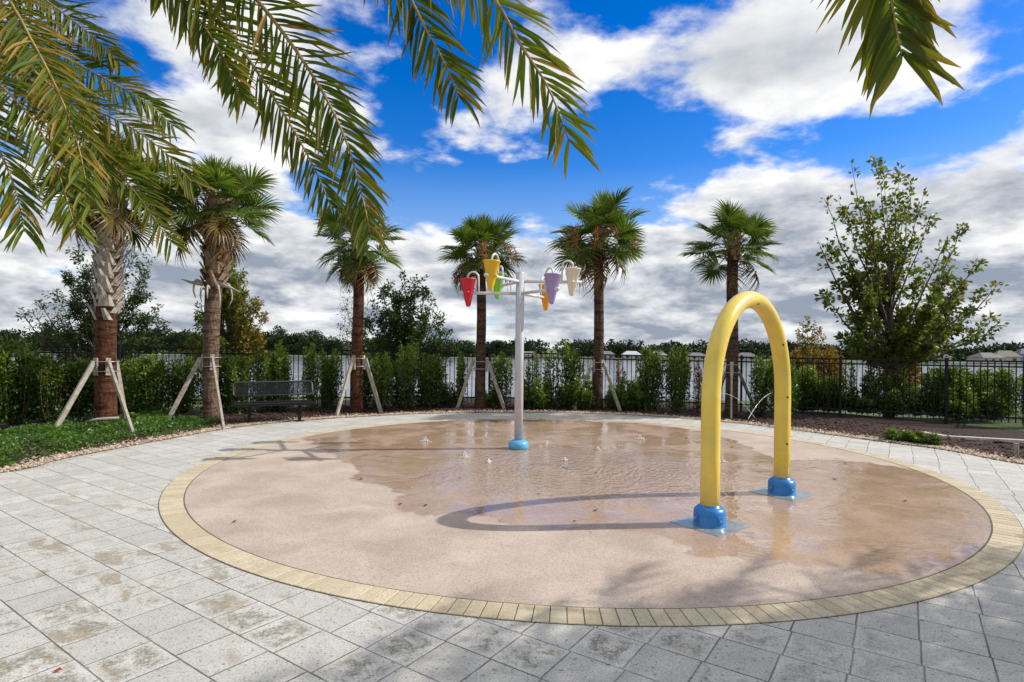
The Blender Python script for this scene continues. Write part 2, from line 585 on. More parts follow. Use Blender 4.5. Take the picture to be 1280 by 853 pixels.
rh = nt.math('ADD', rh, nt.math('MULTIPLY', calm, 0.5))
nt.set(b.inputs['Normal'], nt.bump(rh, 1.0, 0.02, hd))
M['pad'] = m

# mulch, gravel, lawn, water
m, nt, b, _ = new_mat('dark_red_mulch')
co = nt.co()
n1 = nt.noise(co, 30, 6, 0.75)
c = nt.mix(nt.ramp(n1, 0.35, 0.7), (0.013, 0.006, 0.004), (0.052, 0.02, 0.013))
nt.set(b.inputs['Base Color'], c)
b.inputs['Roughness'].default_value = 0.95
nt.set(b.inputs['Normal'], nt.bump(n1, 1.0, 0.04))
M['mulch'] = m
m, nt, b, _ = new_mat('mulch_chip')
c = nt.mix(nt.attr('var'), (0.014, 0.0055, 0.004), (0.07, 0.026, 0.017))
nt.set(b.inputs['Base Color'], c)
b.inputs['Roughness'].default_value = 0.9
M['chip'] = m
m, nt, b, _ = new_mat('pebble')
c = nt.mix(nt.attr('var'), (0.22, 0.15, 0.095), (0.58, 0.47, 0.36))
nt.set(b.inputs['Base Color'], c)
b.inputs['Roughness'].default_value = 0.8
M['pebble'] = m
m, nt, b, _ = new_mat('gravel_bed')
co = nt.co()
n1 = nt.noise(co, 40, 5, 0.75)
c = nt.mix(nt.ramp(n1, 0.35, 0.7), (0.14, 0.09, 0.055), (0.46, 0.37, 0.27))
nt.set(b.inputs['Base Color'], c)
b.inputs['Roughness'].default_value = 0.95
nt.set(b.inputs['Normal'], nt.bump(n1, 0.8, 0.02))
M['gravel'] = m
m, nt, b, _ = new_mat('lawn_grass')
co = nt.co()
n1 = nt.noise(co, 1.5, 6, 0.7)
c = nt.mix(nt.ramp(n1, 0.3, 0.7), (0.05, 0.085, 0.02), (0.11, 0.15, 0.04))
nt.set(b.inputs['Base Color'], c)
b.inputs['Roughness'].default_value = 0.95
nt.set(b.inputs['Normal'], nt.bump(nt.noise(co, 30, 4), 0.8, 0.05))
M['lawn'] = m
m, nt, b, _ = new_mat('lake_water')
co = nt.co()
s = nt.sep(co)
vv = nt.comb(nt.math('MULTIPLY', s[0], 0.35), s[1], 0)
n1 = nt.noise(vv, 1.1, 4, 0.6)
lw = nt.noise(nt.comb(nt.math('MULTIPLY', s[0], 0.12), s[1], 0), 0.09, 5, 0.6)
nt.set(b.inputs['Base Color'], nt.mix(nt.ramp(lw, 0.35, 0.65), (0.10, 0.12, 0.15), (0.25, 0.27, 0.31)))
b.inputs['Roughness'].default_value = 0.12
b.inputs['IOR'].default_value = 1.33
nt.set(b.inputs['Normal'], nt.bump(n1, 0.24, 0.25))
M['lake'] = m
m, nt, b, _ = new_mat('splash_water')
b.inputs['Base Color'].default_value = (0.9, 0.93, 0.95, 1)
b.inputs['Roughness'].default_value = 0.06
b.inputs['IOR'].default_value = 1.33
b.inputs['Transmission Weight'].default_value = 0.25
M['splash'] = m
m, nt, b, _ = new_mat('blue_base_plate')
co = nt.co()
n1 = nt.noise(co, 9, 5, 0.65)
c = nt.mix(nt.ramp(n1, 0.35, 0.65), (0.13, 0.23, 0.28), (0.30, 0.31, 0.29))
nt.set(b.inputs['Base Color'], c)
b.inputs['Roughness'].default_value = 0.15
nt.set(b.inputs['Normal'], nt.bump(n1, 0.2, 0.01))
M['plate'] = m

# ------------------------------------------------------------------ ground
# terrain: one sheet that falls to the lake and rises on its far shore
ys = [-80, -20, -5, 0, 5, 10, 14, 15.5, 17, 20, 24, 28, 34, 40, 48, 54, 60, 70, 90, 140, 240, 258, 266, 280, 320, 400, 600, 1000, 2000, 4000]
xs = [-3000, -1500, -800, -400, -250, -150, -100, -70, -50, -35, -25, -18, -12, -8, -4, 0, 4, 8, 12, 18, 25, 35, 50, 70, 100, 150, 250, 400, 800, 1500, 3000]


def terrain_z(x, y):
    pts = [(-100, -0.06), (14.5, -0.06), (17, -0.16), (28, -0.9), (54, -3.3), (60, -3.8), (90, -4.8), (240, -4.8), (262, -3.6), (285, -3.05), (400, -2.8), (5000, -2.8)]
    return float(np.interp(y, [p[0] for p in pts], [p[1] for p in pts]))


def lawn_height(x, y):
    return terrain_z(x, y)


tv = [(x, y, terrain_z(x, y)) for y in ys for x in xs]
nx = len(xs)
tf = [(j * nx + i, j * nx + i + 1, (j + 1) * nx + i + 1, (j + 1) * nx + i) for j in range(len(ys) - 1) for i in range(nx - 1)]
tag(mesh_obj('ground', tv, tf, M['lawn'], smooth=True), kind='structure')
tag(mesh_obj('lake', [(-900, 50, -3.5), (900, 50, -3.5), (900, 270, -3.5), (-900, 270, -3.5)], [(0, 1, 2, 3)], M['lake']), kind='structure')

# paving outline: photo edge between slabs and gravel
edge_px = [(0, 592), (75, 575), (169, 557), (262, 540), (300, 534), (350, 528.5), (395, 525), (440, 522), (520, 518), (600, 516.5), (700, 516.5),
           (800, 520), (900, 527.5), (1000, 539), (1060, 547), (1120, 555), (1187, 564), (1280, 581)]
EDGE = [G(*p) for p in edge_px]
EDGE = [Vector((-9.0, 3.0, 0)), Vector((-7.6, 5.2, 0))] + EDGE + [Vector((8.1, 7.2, 0)), Vector((10.5, 5.6, 0))]
EDGE = smooth_path(EDGE, 90)
for p in EDGE:
    p.z = 0
pv = [tuple(p) for p in EDGE] + [(10.5, -9, 0), (-9, -9, 0)]
tag(mesh_obj('paving', pv, [tuple(range(len(pv)))[::-1]], M['paver']), kind='structure')


def offset_line(line, off):
    out = []
    n = len(line)
    for i, p in enumerate(line):
        t = (line[min(i + 1, n - 1)] - line[max(i - 1, 0)])
        nrm = Vector((-t.y, t.x, 0)).normalized()
        out.append(p + nrm * off)
    return out


def strip(name, line, o1, o2, z1, z2, mat, seg=1):
    rows = [offset_line(line, o1 + (o2 - o1) * k / seg) for k in range(seg + 1)]
    n = len(line)
    vs = [(p.x, p.y, z1 + (z2 - z1) * k / seg) for k, rw in enumerate(rows) for p in rw]
    fs = [(k * n + i, k * n + i + 1, (k + 1) * n + i + 1, (k + 1) * n + i) for k in range(seg) for i in range(n - 1)]
    return tag(mesh_obj(name, vs, fs, mat, smooth=True), kind='structure')


GW = 0.42
strip('gravel_strip', EDGE, 0.0, GW, 0.004, 0.008, M['gravel'])
strip('mulch_bed', EDGE, GW - 0.02, 4.6, 0.012, -0.05, M['mulch'], 3)


def along_edge(n, o_lo, o_hi, lo=0.0, hi=1.0):
    """random points beside the paving edge"""
    L = len(EDGE) - 1
    t = RNG.uniform(lo, hi, n) * L
    k = np.minimum(t.astype(int), L - 1)
    f = (t - k)[:, None]
    E = np.array([[p.x, p.y] for p in EDGE])
    P = E[k] * (1 - f) + E[k + 1] * f
    T = unit(E[k + 1] - E[k])
    N = np.stack([-T[:, 1], T[:, 0]], 1)
    o = RNG.uniform(o_lo, o_hi, n)[:, None] if np.isscalar(o_lo) else o_lo[:, None]
    return P + N * o


def scatter_bits(name, P2, z, size, flat, mat):
    """small irregular octahedra lying on the ground"""
    N = len(P2)
    s = size * RNG.uniform(0.5, 1.4, (N, 1))
    a = RNG.uniform(0, 2 * PI, N)
    X = np.stack([np.cos(a), np.sin(a), RNG.normal(0, 0.25, N)], 1) * s
    Yv = np.stack([-np.sin(a), np.cos(a), RNG.normal(0, 0.25, N)], 1) * s * RNG.uniform(0.35, 0.8, (N, 1))
    Z = np.stack([np.zeros(N), np.zeros(N), np.ones(N)], 1) * s * flat
    C = np.concatenate([P2, np.full((N, 1), z)], 1) + Z * 0.5
    V = np.stack([C + X, C + Yv, C - X, C - Yv, C + Z], 1).reshape(-1, 3)
    i = np.arange(N)[:, None] * 5
    Fq = np.concatenate([i + np.array([[0, 1, 4]]), i + np.array([[1, 2, 4]]), i + np.array([[2, 3, 4]]), i + np.array([[3, 0, 4]])])
    me = fast_mesh(name, V, Fq, mat, {'var': np.repeat(RNG.random(N), 5)})
    return tag(link(bpy.data.objects.new(name, me)), kind='stuff')


o = np.abs(RNG.normal(0.18, 0.16, 12000))
scatter_bits('pebbles', along_edge(12000, o, None), 0.006, 0.022, 0.7, M['pebble'])
scatter_bits('mulch_chips', along_edge(17000, 0.22, 2.4, 0.02, 1.0), 0.012, 0.035, 0.45, M['chip'])
dirt_in = -np.abs(RNG.normal(0.0, 0.10, 500))
scatter_bits('gravel_crumbs', along_edge(500, dirt_in, None), 0.002, 0.011, 0.6, M['pebble'])

# splash pad ------------------------------------------------------------------
PC, PR, BW = Vector((0.726, 8.01)), 4.575, 0.218
wet_px = [(365, 545), (385, 552), (397, 561), (425, 575), (446, 584), (437, 600), (475, 607), (506, 620), (486, 635), (513, 645), (585, 644), (654, 658),
          (692, 666), (760, 664), (830, 669), (866, 692), (930, 701), (1000, 707), (1093, 718), (1155, 719), (1215, 712), (1262, 690), (1275, 660), (1262, 630), (1200, 600),
          (1120, 583), (1045, 574), (988, 576), (962, 570), (940, 560), (912, 548), (875, 539), (837, 533), (790, 529), (700, 525), (575, 524), (480, 530), (420, 538)]
WP = np.array([[G(*p).x, G(*p).y] for p in wet_px])


def poly_dist(Q, poly):
    d = np.full(len(Q), 1e9)
    ins = np.zeros(len(Q), bool)
    n = len(poly)
    for i in range(n):
        a, bb = poly[i], poly[(i + 1) % n]
        e = bb - a
        t = np.clip(((Q - a) @ e) / (e @ e), 0, 1)
        d = np.minimum(d, np.linalg.norm(Q - a - t[:, None] * e, axis=1))
        c = ((a[1] > Q[:, 1]) != (bb[1] > Q[:, 1])) & (Q[:, 0] < (bb[0] - a[0]) * (Q[:, 1] - a[1]) / (bb[1] - a[1] + 1e-12) + a[0])
        ins ^= c
    return np.where(ins, d, -d)


NR, NA = 110, 300
rr = np.sqrt(np.linspace(0, 1, NR + 1)[1:]) * PR
aa = np.linspace(0, 2 * PI, NA, endpoint=False)
V = np.stack([PC.x + rr[:, None] * np.cos(aa), PC.y + rr[:, None] * np.sin(aa), np.full((NR, NA), 0.004)], 2).reshape(-1, 3)
V = np.concatenate([V, [[PC.x, PC.y, 0.004]]])
i, j = np.meshgrid(np.arange(NR - 1), np.arange(NA), indexing='ij')
j2 = (j + 1) % NA
Fq = np.stack([i * NA + j, (i + 1) * NA + j, (i + 1) * NA + j2, i * NA + j2], 2).reshape(-1, 4)
ctr = np.array([[len(V) - 1, k, (k + 1) % NA, (k + 1) % NA] for k in range(NA)])
faces = [tuple(int(q) for q in f) for f in Fq] + [(int(c[0]), int(c[1]), int(c[2])) for c in ctr]
me = make_mesh('splash_pad', [tuple(p) for p in V], faces, M['pad'])
me.attributes.new('wet', 'FLOAT', 'POINT').data.foreach_set('value', poly_dist(V[:, :2], WP).astype(np.float32))
pc = np.array([G(725, 590).x, G(725, 590).y])
dd = np.hypot((V[:, 0] - pc[0]) / 1.75, (V[:, 1] - pc[1]) / 1.5)
me.attributes.new('puddle', 'FLOAT', 'POINT').data.foreach_set('value', np.clip(1.25 - dd, 0, 1).astype(np.float32))
tag(link(bpy.data.objects.new('splash_pad', me)), kind='structure')

mb = MB()
NBR = 300
for k in range(NBR):
    a0 = 2 * PI * (k + 0.018) / NBR
    a1 = 2 * PI * (k + 0.982) / NBR
    zt = 0.0075 + random.uniform(-0.0008, 0.0008)
    r0, r1 = PR + 0.012, PR + BW
    b0, b1 = 0.006 / PR, 0.003
    q = []
    for (ra, rb, sh, z) in ((r0, r1, 0.0, 0.002), (r0 + 0.003, r1 - 0.003, 0.0007, zt)):
        for r_, a_ in ((ra, a0 + sh), (rb, a0 + sh), (rb, a1 - sh), (ra, a1 - sh)):
            q.append((PC.x + r_ * math.cos(a_), PC.y + r_ * math.sin(a_), z))
    mb.add(q, [(4, 5, 6, 7), (0, 1, 5, 4), (1, 2, 6, 5), (2, 3, 7, 6), (3, 0, 4, 7)], random.random())
tag(mb.build('brick_border', M['border']), kind='structure')
mb = MB()
ring = [(PR + 0.001, 0.0035), (PR + BW + 0.004, 0.0035)]
mb.lathe(ring, 160, (PC.x, PC.y, 0))
tag(mb.build('border_joint_sand', plain('joint_sand', (0.10, 0.085, 0.062), 0.95)), kind='structure')

# ------------------------------------------------------------------ bucket spray tree
b0 = G(648, 561)
bt = thing('bucket_spray_tree', b0, 'silver pole with six coloured tipping buckets standing on the wet splash pad', 'water feature')
mb = MB()
mb.tube([(0, 0, 0), (0, 0, 1.3), (0, 0, 2.70)], 0.066, 24)
mb.lathe([(0.066, 2.70), (0.064, 2.712), (0.05, 2.718), (0.0, 2.72)], 24)
mb.build('pole', M['steel'], bt, True)
mb = MB()
mb.lathe([(0.0, 0.0), (0.145, 0.0), (0.155, 0.03), (0.155, 0.075), (0.14, 0.11), (0.11, 0.128), (0.075, 0.135), (0.067, 0.14)], 32)
for k in range(6):
    a = k * PI / 3 + 0.3
    mb.lathe([(0.016, 0.0), (0.016, 0.02), (0.0, 0.024)], 8, (0.135 * math.cos(a), 0.135 * math.sin(a), 0.085))
mb.build('base_collar', M['lightblue'], bt, True)
mb = MB()
mb.lathe([(0.0, 0.003), (0.27, 0.003), (0.27, 0.006)], 32)
mb.build('base_plate', M['plate'], bt)


def bucket_mb():
    mb = MB()
    prof = [(0.0, -0.215), (0.018, -0.212), (0.032, -0.20), (0.040, -0.18), (0.118, 0.195), (0.126, 0.20), (0.128, 0.212), (0.122, 0.216), (0.114, 0.205), (0.036, -0.17), (0.0, -0.185)]
    mb.lathe(prof, 28)
    return mb


AL = 0.80
for (col, ang, z, tilt, lab) in (('red', 180, 2.386, 3, 'red bucket'), ('bucket_yellow', 238, 2.57, -2, 'yellow bucket'), ('green', 117, 2.57, 2, 'lime green bucket'),
                                 ('white', 0, 2.57, 4, 'white bucket'), ('purple', 304, 2.386, -4, 'lilac bucket'), ('orange', 57, 2.386, 0, 'orange bucket')):
    a = R(ang)
    d = Vector((math.cos(a), math.sin(a), 0))
    mb = MB()
    mb.tube([d * 0.05 + Vector((0, 0, z)), d * (AL + 0.15) + Vector((0, 0, z))], 0.0235, 12)
    mb.build('arm', M['pipe'], bt, True)
    bo = bucket_mb().build('bucket', M[col], bt, True)
    bo.location = d * AL + Vector((0, 0, z))
    bo.rotation_euler = (R(tilt), R(tilt * 0.6), a)
    bo['label'] = lab
    # filling spout: from the arm up and over the rim
    mb = MB()
    pts = [Vector((-0.165, 0, -0.0)), Vector((-0.165, 0, 0.12)), Vector((-0.165, 0, 0.24))]
    for k in range(1, 10):
        t = PI * k / 10
        pts.append(Vector((-0.0825 - 0.0825 * math.cos(t), 0, 0.24 + 0.0825 * math.sin(t))))
    pts += [Vector((0.0, 0, 0.24)), Vector((0.0, 0, 0.17))]
    mb.tube(pts, 0.0155, 10)
    so = mb.build('spout', M['pipe'], bo, True)
    for sg in (-1, 1):
        mb = MB()
        mb.tube([(0, sg * 0.07, 0.0), (0, sg * 0.10, 0.0)], 0.022, 10)
        mb.build('pivot_cap', M[col], bo, True)

# ------------------------------------------------------------------ yellow water arch
p1, p2 = G(887, 656), G(977, 617)
mid = (p1 + p2) / 2
half = (p2 - p1) / 2
ar = thing('water_arch', mid, 'tall yellow tube arch with two blue base collars on the splash pad', 'water feature')
hx = half.length
dirv = half.normalized()
pts = [-dirv * hx, -dirv * hx + Vector((0, 0, 0.6)), -dirv * hx + Vector((0, 0, 1.10))]
HT = 2.05
for k in range(1, 28):
    t = PI * k / 28
    pts.append(-dirv * hx * math.cos(t) * (1 - 0.02 * math.sin(t)) + Vector((0, 0, 1.10 + (HT - 1.10) * math.sin(t) ** 0.94)))
pts += [dirv * hx + Vector((0, 0, 1.10)), dirv * hx + Vector((0, 0, 0.6)), dirv * hx]
mb = MB()
mb.tube(pts, 0.083, 28)
tube_o = mb.build('arch_tube', M['yellow'], ar, True)
for sg in (-1, 1):
    mb = MB()
    mb.lathe([(0.0, 0.0), (0.148, 0.0), (0.156, 0.006), (0.156, 0.012), (0.15, 0.016), (0.152, 0.10), (0.148, 0.122), (0.135, 0.142), (0.118, 0.154), (0.098, 0.160), (0.096, 0.172), (0.085, 0.174), (0.084, 0.18)], 40)
    c = mb.build('base_collar', M['blue'], ar, True)
    c.scale = (0.92, 0.92, 1.05)
    c.location = dirv * hx * sg
    for k in range(4):
        a = k * PI / 2 - 1.25
        er = Vector((math.cos(a), math.sin(a), 0))
        mb = MB()
        mb.box(er * 0.153 + Vector((0, 0, 0.07)), (0.014, 0.055, 0.06), Matrix.Rotation(a, 3, 'Z'))
        tb_ = mb.build('clamp_tab', M['blue'], c, bevel=0.005)
        mb = MB()
        mb.tube([er * 0.158 + Vector((0, 0, 0.07)), er * 0.168 + Vector((0, 0, 0.07))], 0.011, 8)
        mb.build('bolt', M['strap'], c)
    mb = MB()
    s_ = 0.25
    mb.box((0, 0, 0.005), (2 * s_ * 0.95, 2 * s_, 0.006), Matrix.Rotation(0.62, 3, 'Z'))
    c = mb.build('base_plate', M['plate'], ar)
    c.location = dirv * hx * sg
nozz = []
for (sg, z) in ((1, 0.55), (1, 1.05), (-1, 1.42), (1, 1.62), (0, HT)):
    if z <= 1.1:
        q = dirv * hx * sg + Vector((0, 0, z))
    else:
        sn = min(1, (z - 1.10) / (HT - 1.10))
        q = dirv * hx * sg * math.sqrt(max(0, 1 - sn * sn)) + Vector((0, 0, z))
    cdir = (Vector((0, 0, H)) - (mid + q)).normalized()
    inw = Vector((-dirv.x * sg, -dirv.y * sg, -0.2 if z > 1.1 else 0)).normalized() if sg else Vector((0, 0, -1))
    side = (inw * 0.55 + Vector((-dirv.y, dirv.x, 0)) * (-0.8 if (-dirv.y * cdir.x + dirv.x * cdir.y) < 0 else 0.8)).normalized()
    mb = MB()
    mb.tube([q + side * 0.078, q + side * 0.088], 0.011, 10)
    mb.build('spray_nozzle', M['dark'], ar)

# thin water jets from the arch nozzles
def jet(pts, r0, label):
    P = smooth_path(pts, 26)
    rad = [r0 * (0.6 + 0.8 * abs(math.sin(i * 2.1 + i * i * 0.7))) for i in range(26)]
    mb = MB()
    mb.tube(P, rad, 6)
    c = P[0].copy()
    mb.v = [(x - c.x, y - c.y, z - c.z) for x, y, z in mb.v]
    o = mb.build('water_jet', M['splash'], None, True)
    o.location = c
    tag(o, label, 'water jet')


jet([W(966, 490, 6.2), W(955, 497, 6.0), W(945, 508, 5.85), W(935, 524, 5.7)], 0.0022, 'thin water jet curving down from the rear leg of the yellow arch')
jet([W(900, 491, 5.2), W(915, 495, 5.3), W(930, 506, 5.4), W(944, 523, 5.55)], 0.0014, 'faint water jet from the front leg of the yellow arch')

# bubbling ground jets
def bubbler(px, py, hgt, label):
    hgt *= 0.75
    g = G(px, py)
    mb = MB()
    n = 80
    for k in range(n):
        a = random.uniform(0, 2 * PI)
        r = abs(random.gauss(0, hgt * 0.6))
        z = max(0.0, hgt * math.exp(-(r / (hgt * 0.6)) ** 2) * random.uniform(-0.1, 1.25) * random.random() ** 0.3)
        s = random.uniform(0.003, 0.009)
        mb.lathe([(0, -s), (s * 0.8, -s * 0.5), (s, 0), (s * 0.7, s * 0.6), (0, s)], 6, (r * math.cos(a), r * math.sin(a), z + 0.006))
    o = mb.build('bubbling_jet', M['splash'], None, True)
    o.location = (g.x, g.y, 0.004)
    tag(o, label, 'water jet', 'low bubbling jets on the splash pad')


for px, py, h_, lab in ((531, 553, 0.12, 'foaming ground jet farthest left on the wet pad'), (581, 573, 0.11, 'low foaming jet left of the bucket pole base'),
                        (611, 579, 0.06, 'tiny foaming jet just in front of the bucket pole base'), (683, 555, 0.05, 'tiny bubbling jet just right of the bucket pole base'),
                        (747, 563, 0.06, 'small bubbling jet between the bucket pole and the yellow arch'), (706, 576, 0.05, 'small bubbling jet behind the rippled drain'),
                        (801, 550, 0.12, 'taller foaming jet at the far right of the wet pad'), (903, 578, 0.05, 'small bubbling jet seen through the yellow arch')):
    bubbler(px, py, h_, lab)

# drain under the ripples
g = G(714, 586)
mb = MB()
for k in range(9):
    mb.box((-0.10 + 0.025 * k, 0, 0.006), (0.010, 0.20, 0.008))
for sg in (-1, 1):
    mb.box((0, sg * 0.105, 0.0065), (0.23, 0.015, 0.009))
dr = mb.build('drain_grate', plain('drain_steel', (0.42, 0.43, 0.44), 0.3, metal=0.2), None)
dr.location = (g.x, g.y, 0.004)
dr.rotation_euler.z = 0.3
dr.scale = (0.75, 0.75, 1)
tag(dr, 'small grey metal drain grate under the ripples right of the bucket pole', 'drain')

# fallen leaves
leaf_spots = [(451, 600), (532, 633), (500, 632), (673, 619), (744, 640), (575, 598), (1131, 628), (1056, 580), (882, 594), (886, 597), (924, 584), (946, 583), (1043, 600), (718, 653), (293, 654),
              (697, 529), (622, 546), (915, 560), (858, 549), (877, 549), (970, 571), (880, 588)]
for k, (px, py) in enumerate(leaf_spots):
    g = G(px, py)
    mb = MB()
    s = random.uniform(0.02, 0.04)
    mb.add([(-s, 0, 0.004), (-0.2 * s, 0.5 * s, 0.012), (s, 0.1 * s, 0.016), (0, -0.5 * s, 0.008), (0, 0, 0.002)], [(0, 4, 1), (1, 4, 2), (2, 4, 3), (3, 4, 0)])
    o = mb.build('fallen_leaf', M['dead_leaf'], None)
    o.location = (g.x, g.y, 0.006)
    o.rotation_euler.z = random.uniform(0, 6)
    tag(o, 'small dark dead leaf lying on the splash pad concrete', 'leaf', 'fallen leaves on the splash pad')
g = G(72, 840)
mb = MB()
mb.add([(-0.02, 0, 0.004), (0, 0.014, 0.012), (0.025, 0, 0.01), (0, -0.014, 0.006)], [(0, 1, 2, 3)])
o = mb.build('fallen_leaf', plain('red_leaf', (0.32, 0.05, 0.02), 0.6), None)
o.location = (g.x, g.y, 0.002)
tag(o, 'tiny red dead leaf on the pale slabs at bottom left', 'leaf')

# ------------------------------------------------------------------ bench
C0 = Vector((-4.76, 11.60, 0))
ub = math.atan2(0.47, 0.88)
be = thing('park_bench', C0, 'black perforated metal bench on the mulch beside the paving', 'bench', None, ub)


def mesh_panel(mb, w, h, rot, c, step=0.028, t=0.009):
    """expanded-metal panel: crossing diagonal strands"""
    c = Vector(c)
    n = int((w + h) / step)
    for sgn in (-1, 1):
        for k in range(n):
            s0 = -w / 2 - h / 2 + k * step
            a, bb = Vector((s0, 0, -h / 2)), Vector((s0 + h, 0, h / 2))
            if a.x < -w / 2:
                a = Vector((-w / 2, 0, a.z + (-w / 2 - a.x)))
            if bb.x > w / 2:
                bb = Vector((w / 2, 0, bb.z - (bb.x - w / 2)))
            if bb.x - a.x < 0.01:
                continue
            if sgn < 0:
                a.x, bb.x = -a.x, -bb.x
            mb.bar(c + rot @ a, c + rot @ bb, t, t * 0.5, up=rot @ Vector((0, 1, 0)))


BL = 1.5
mb = MB()
rs = Matrix.Rotation(R(90 - 4), 3, 'X')
mesh_panel(mb, BL, 0.40, rs, (0, -0.02, 0.40))
mb.tube([(-BL / 2, -0.22, 0.395), (BL / 2, -0.22, 0.395), (BL / 2, 0.18, 0.40), (-BL / 2, 0.18, 0.40), (-BL / 2, -0.22, 0.395)], 0.02, 8)
mb.box((0, -0.22, 0.375), (BL, 0.02, 0.04))
mb.build('seat', M['bench'], be)
mb = MB()
rb = Matrix.Rotation(R(-14), 3, 'X')
cb = Vector((0, 0.255, 0.665))
mesh_panel(mb, BL, 0.27, rb, cb, 0.026)
mb.build('backrest', M['bench'], be)
mb = MB()
fr = [cb + rb @ Vector(q) for q in ((-BL / 2 + 0.04, 0, -0.14), (BL / 2 - 0.04, 0, -0.14), (BL / 2, 0, -0.10), (BL / 2, 0, 0.10), (BL / 2 - 0.04, 0, 0.14), (-BL / 2 + 0.04, 0, 0.14), (-BL / 2, 0, 0.10), (-BL / 2, 0, -0.10), (-BL / 2 + 0.04, 0, -0.14))]
mb.tube(fr, 0.017, 8)
mb.build('backrest_frame', M['bench_rim'], be, True)
for sg in (-1, 1):
    mb = MB()
    x = sg * 0.47
    mb.box((x, 0.0, 0.19), (0.06, 0.075, 0.37))
    mb.box((x, 0.0, 0.008), (0.16, 0.16, 0.014))
    mb.box((x, -0.02, 0.365), (0.05, 0.40, 0.035))
    mb.build('leg', M['bench'], be)
    mb = MB()
    mb.tube([(x, 0.12, 0.375), (x, 0.20, 0.39), (x, 0.23, 0.48), (x, 0.245, 0.58), (x, 0.27, 0.68)], 0.02, 8)
    mb.build('back_support', M['bench_rim'], be, True)

# ------------------------------------------------------------------ fence
FP = [(-16.5, 6.6), (-13.2, 9.4), (-10.6, 11.6), (-8.7, 12.75), (-6.8, 13.75), (-4.8, 14.6), (-2.7, 15.2), (-0.6, 15.55), (1.6, 15.65), (3.8, 15.45), (5.9, 14.8), (7.9, 13.85), (9.7, 12.85), (11.15, 12.2), (12.6, 13.9), (14.0, 15.6), (15.5, 17.4)]
FH = 1.40


def fence_top(x):
    return float(np.interp(x, [-10, -5, 0, 5, 10], [1.47, 1.45, 1.41, 1.365, 1.365]))


fo = thing('metal_fence', (FP[8][0], FP[8][1], 0), 'long black metal picket fence curving behind the hedge in front of the lake', 'fence')
o0 = fo.location
for i in range(len(FP) - 1):
    a, c = Vector((*FP[i], 0)) - o0, Vector((*FP[i + 1], 0)) - o0
    za, zc = fence_top(FP[i][0]), fence_top(FP[i + 1][0])
    mb = MB()
    L = (c - a).length
    d = (c - a) / L
    for dz in (0.0, -0.115, -1.21):
        mb.bar(a + Vector((0, 0, za + dz)), c + Vector((0, 0, zc + dz)), 0.028, 0.034)
    n = int(L / 0.114)
    for k in range(1, n):
        q = a + (c - a) * k / n
        z = za + (zc - za) * k / n
        mb.box((q.x, q.y, z / 2 + 0.03), (0.019, 0.019, z - 0.03), Matrix.Rotation(math.atan2(d.y, d.x), 3, 'Z'))
    mb.build('fence_panel', M['fence'], fo)
for i in range(len(FP)):
    a = Vector((*FP[i], 0)) - o0
    z = fence_top(FP[i][0]) + 0.03
    mb = MB()
    rot = Matrix.Rotation(0.3 * (-1 if FP[i][0] > 0 else 1), 3, 'Z')
    mb.box((a.x, a.y, z / 2 - 0.04), (0.052, 0.052, z + 0.08), rot)
    mb.box((a.x, a.y, z + 0.012), (0.066, 0.066, 0.025), rot)
    mb.build('fence_post', M['fence'], fo)

# ------------------------------------------------------------------ shrubs
def shrub_mesh(seed, h, rad, nst, nleaf, leaf=0.06, ragged=0.25, low=0.0):
    leaf *= 1.22
    rng = np.random.default_rng(seed)
    st = MB()
    P, D, T, VV = [], [], [], []
    per = nleaf // nst
    for k in range(nst):
        a = rng.uniform(0, 2 * PI)
        r0 = rad * 0.25 * rng.random()
        hh = h * rng.uniform(1 - ragged, 1.0)
        r1 = rad * rng.uniform(0.15, 0.95) * (1.15 - 0.45 * hh / h)
        base = np.array([r0 * math.cos(a), r0 * math.sin(a), 0])
        top = np.array([r1 * math.cos(a), r1 * math.sin(a), hh])
        mid = (base + top) / 2 + np.array([math.cos(a), math.sin(a), 0]) * rad * 0.3 + rng.normal(0, 0.03, 3)
        t = np.linspace(0, 1, 6)[:, None]
        line = (1 - t) ** 2 * base + 2 * t * (1 - t) * mid + t ** 2 * top
        st.tube([tuple(q) for q in line], [0.011, 0.010, 0.008, 0.006, 0.004, 0.002], 5)
        tt = rng.beta(1.5, 1.15, per) * (1 - low) + low
        C = (1 - tt)[:, None] ** 2 * base + 2 * (tt * (1 - tt))[:, None] * mid + (tt ** 2)[:, None] * top
        spread = rad * 0.42 * (1.1 - 0.85 * tt)
        off = unit(rng.normal(size=(per, 3)) * np.array([1, 1, 0.5])) * (spread * rng.random(per) ** 0.6)[:, None]
        P.append(C + off)
        D.append(unit(off) * 0.8 + np.array([0, 0, 0.75]) + rng.normal(0, 0.45, (per, 3)))
        VV.append(np.clip(rng.random(per) * 0.65 + rng.random() * 0.5 - 0.08, 0, 1))
        T.append(np.clip((tt - 0.48) / 0.36, 0, 1) * (rng.random(per) < 0.72) * rng.uniform(0.2, 0.8, per) + (rng.random(per) < 0.08) * 0.6)
    P, D, T = np.concatenate(P), np.concatenate(D), np.concatenate(T)
    P[:, 2] = np.maximum(P[:, 2], 0.05)
    L = leaf * rng.uniform(0.7, 1.35, len(P))
    lm = leaves_mesh('foliage', P, D, L, L * 0.46, M['leaf_hedge'], var=np.concatenate(VV), tip=np.clip(T, 0, 1), rng=rng)
    sm = make_mesh('stems', st.v, st.f, M['stem'], True, st.a, st.b)
    return lm, sm


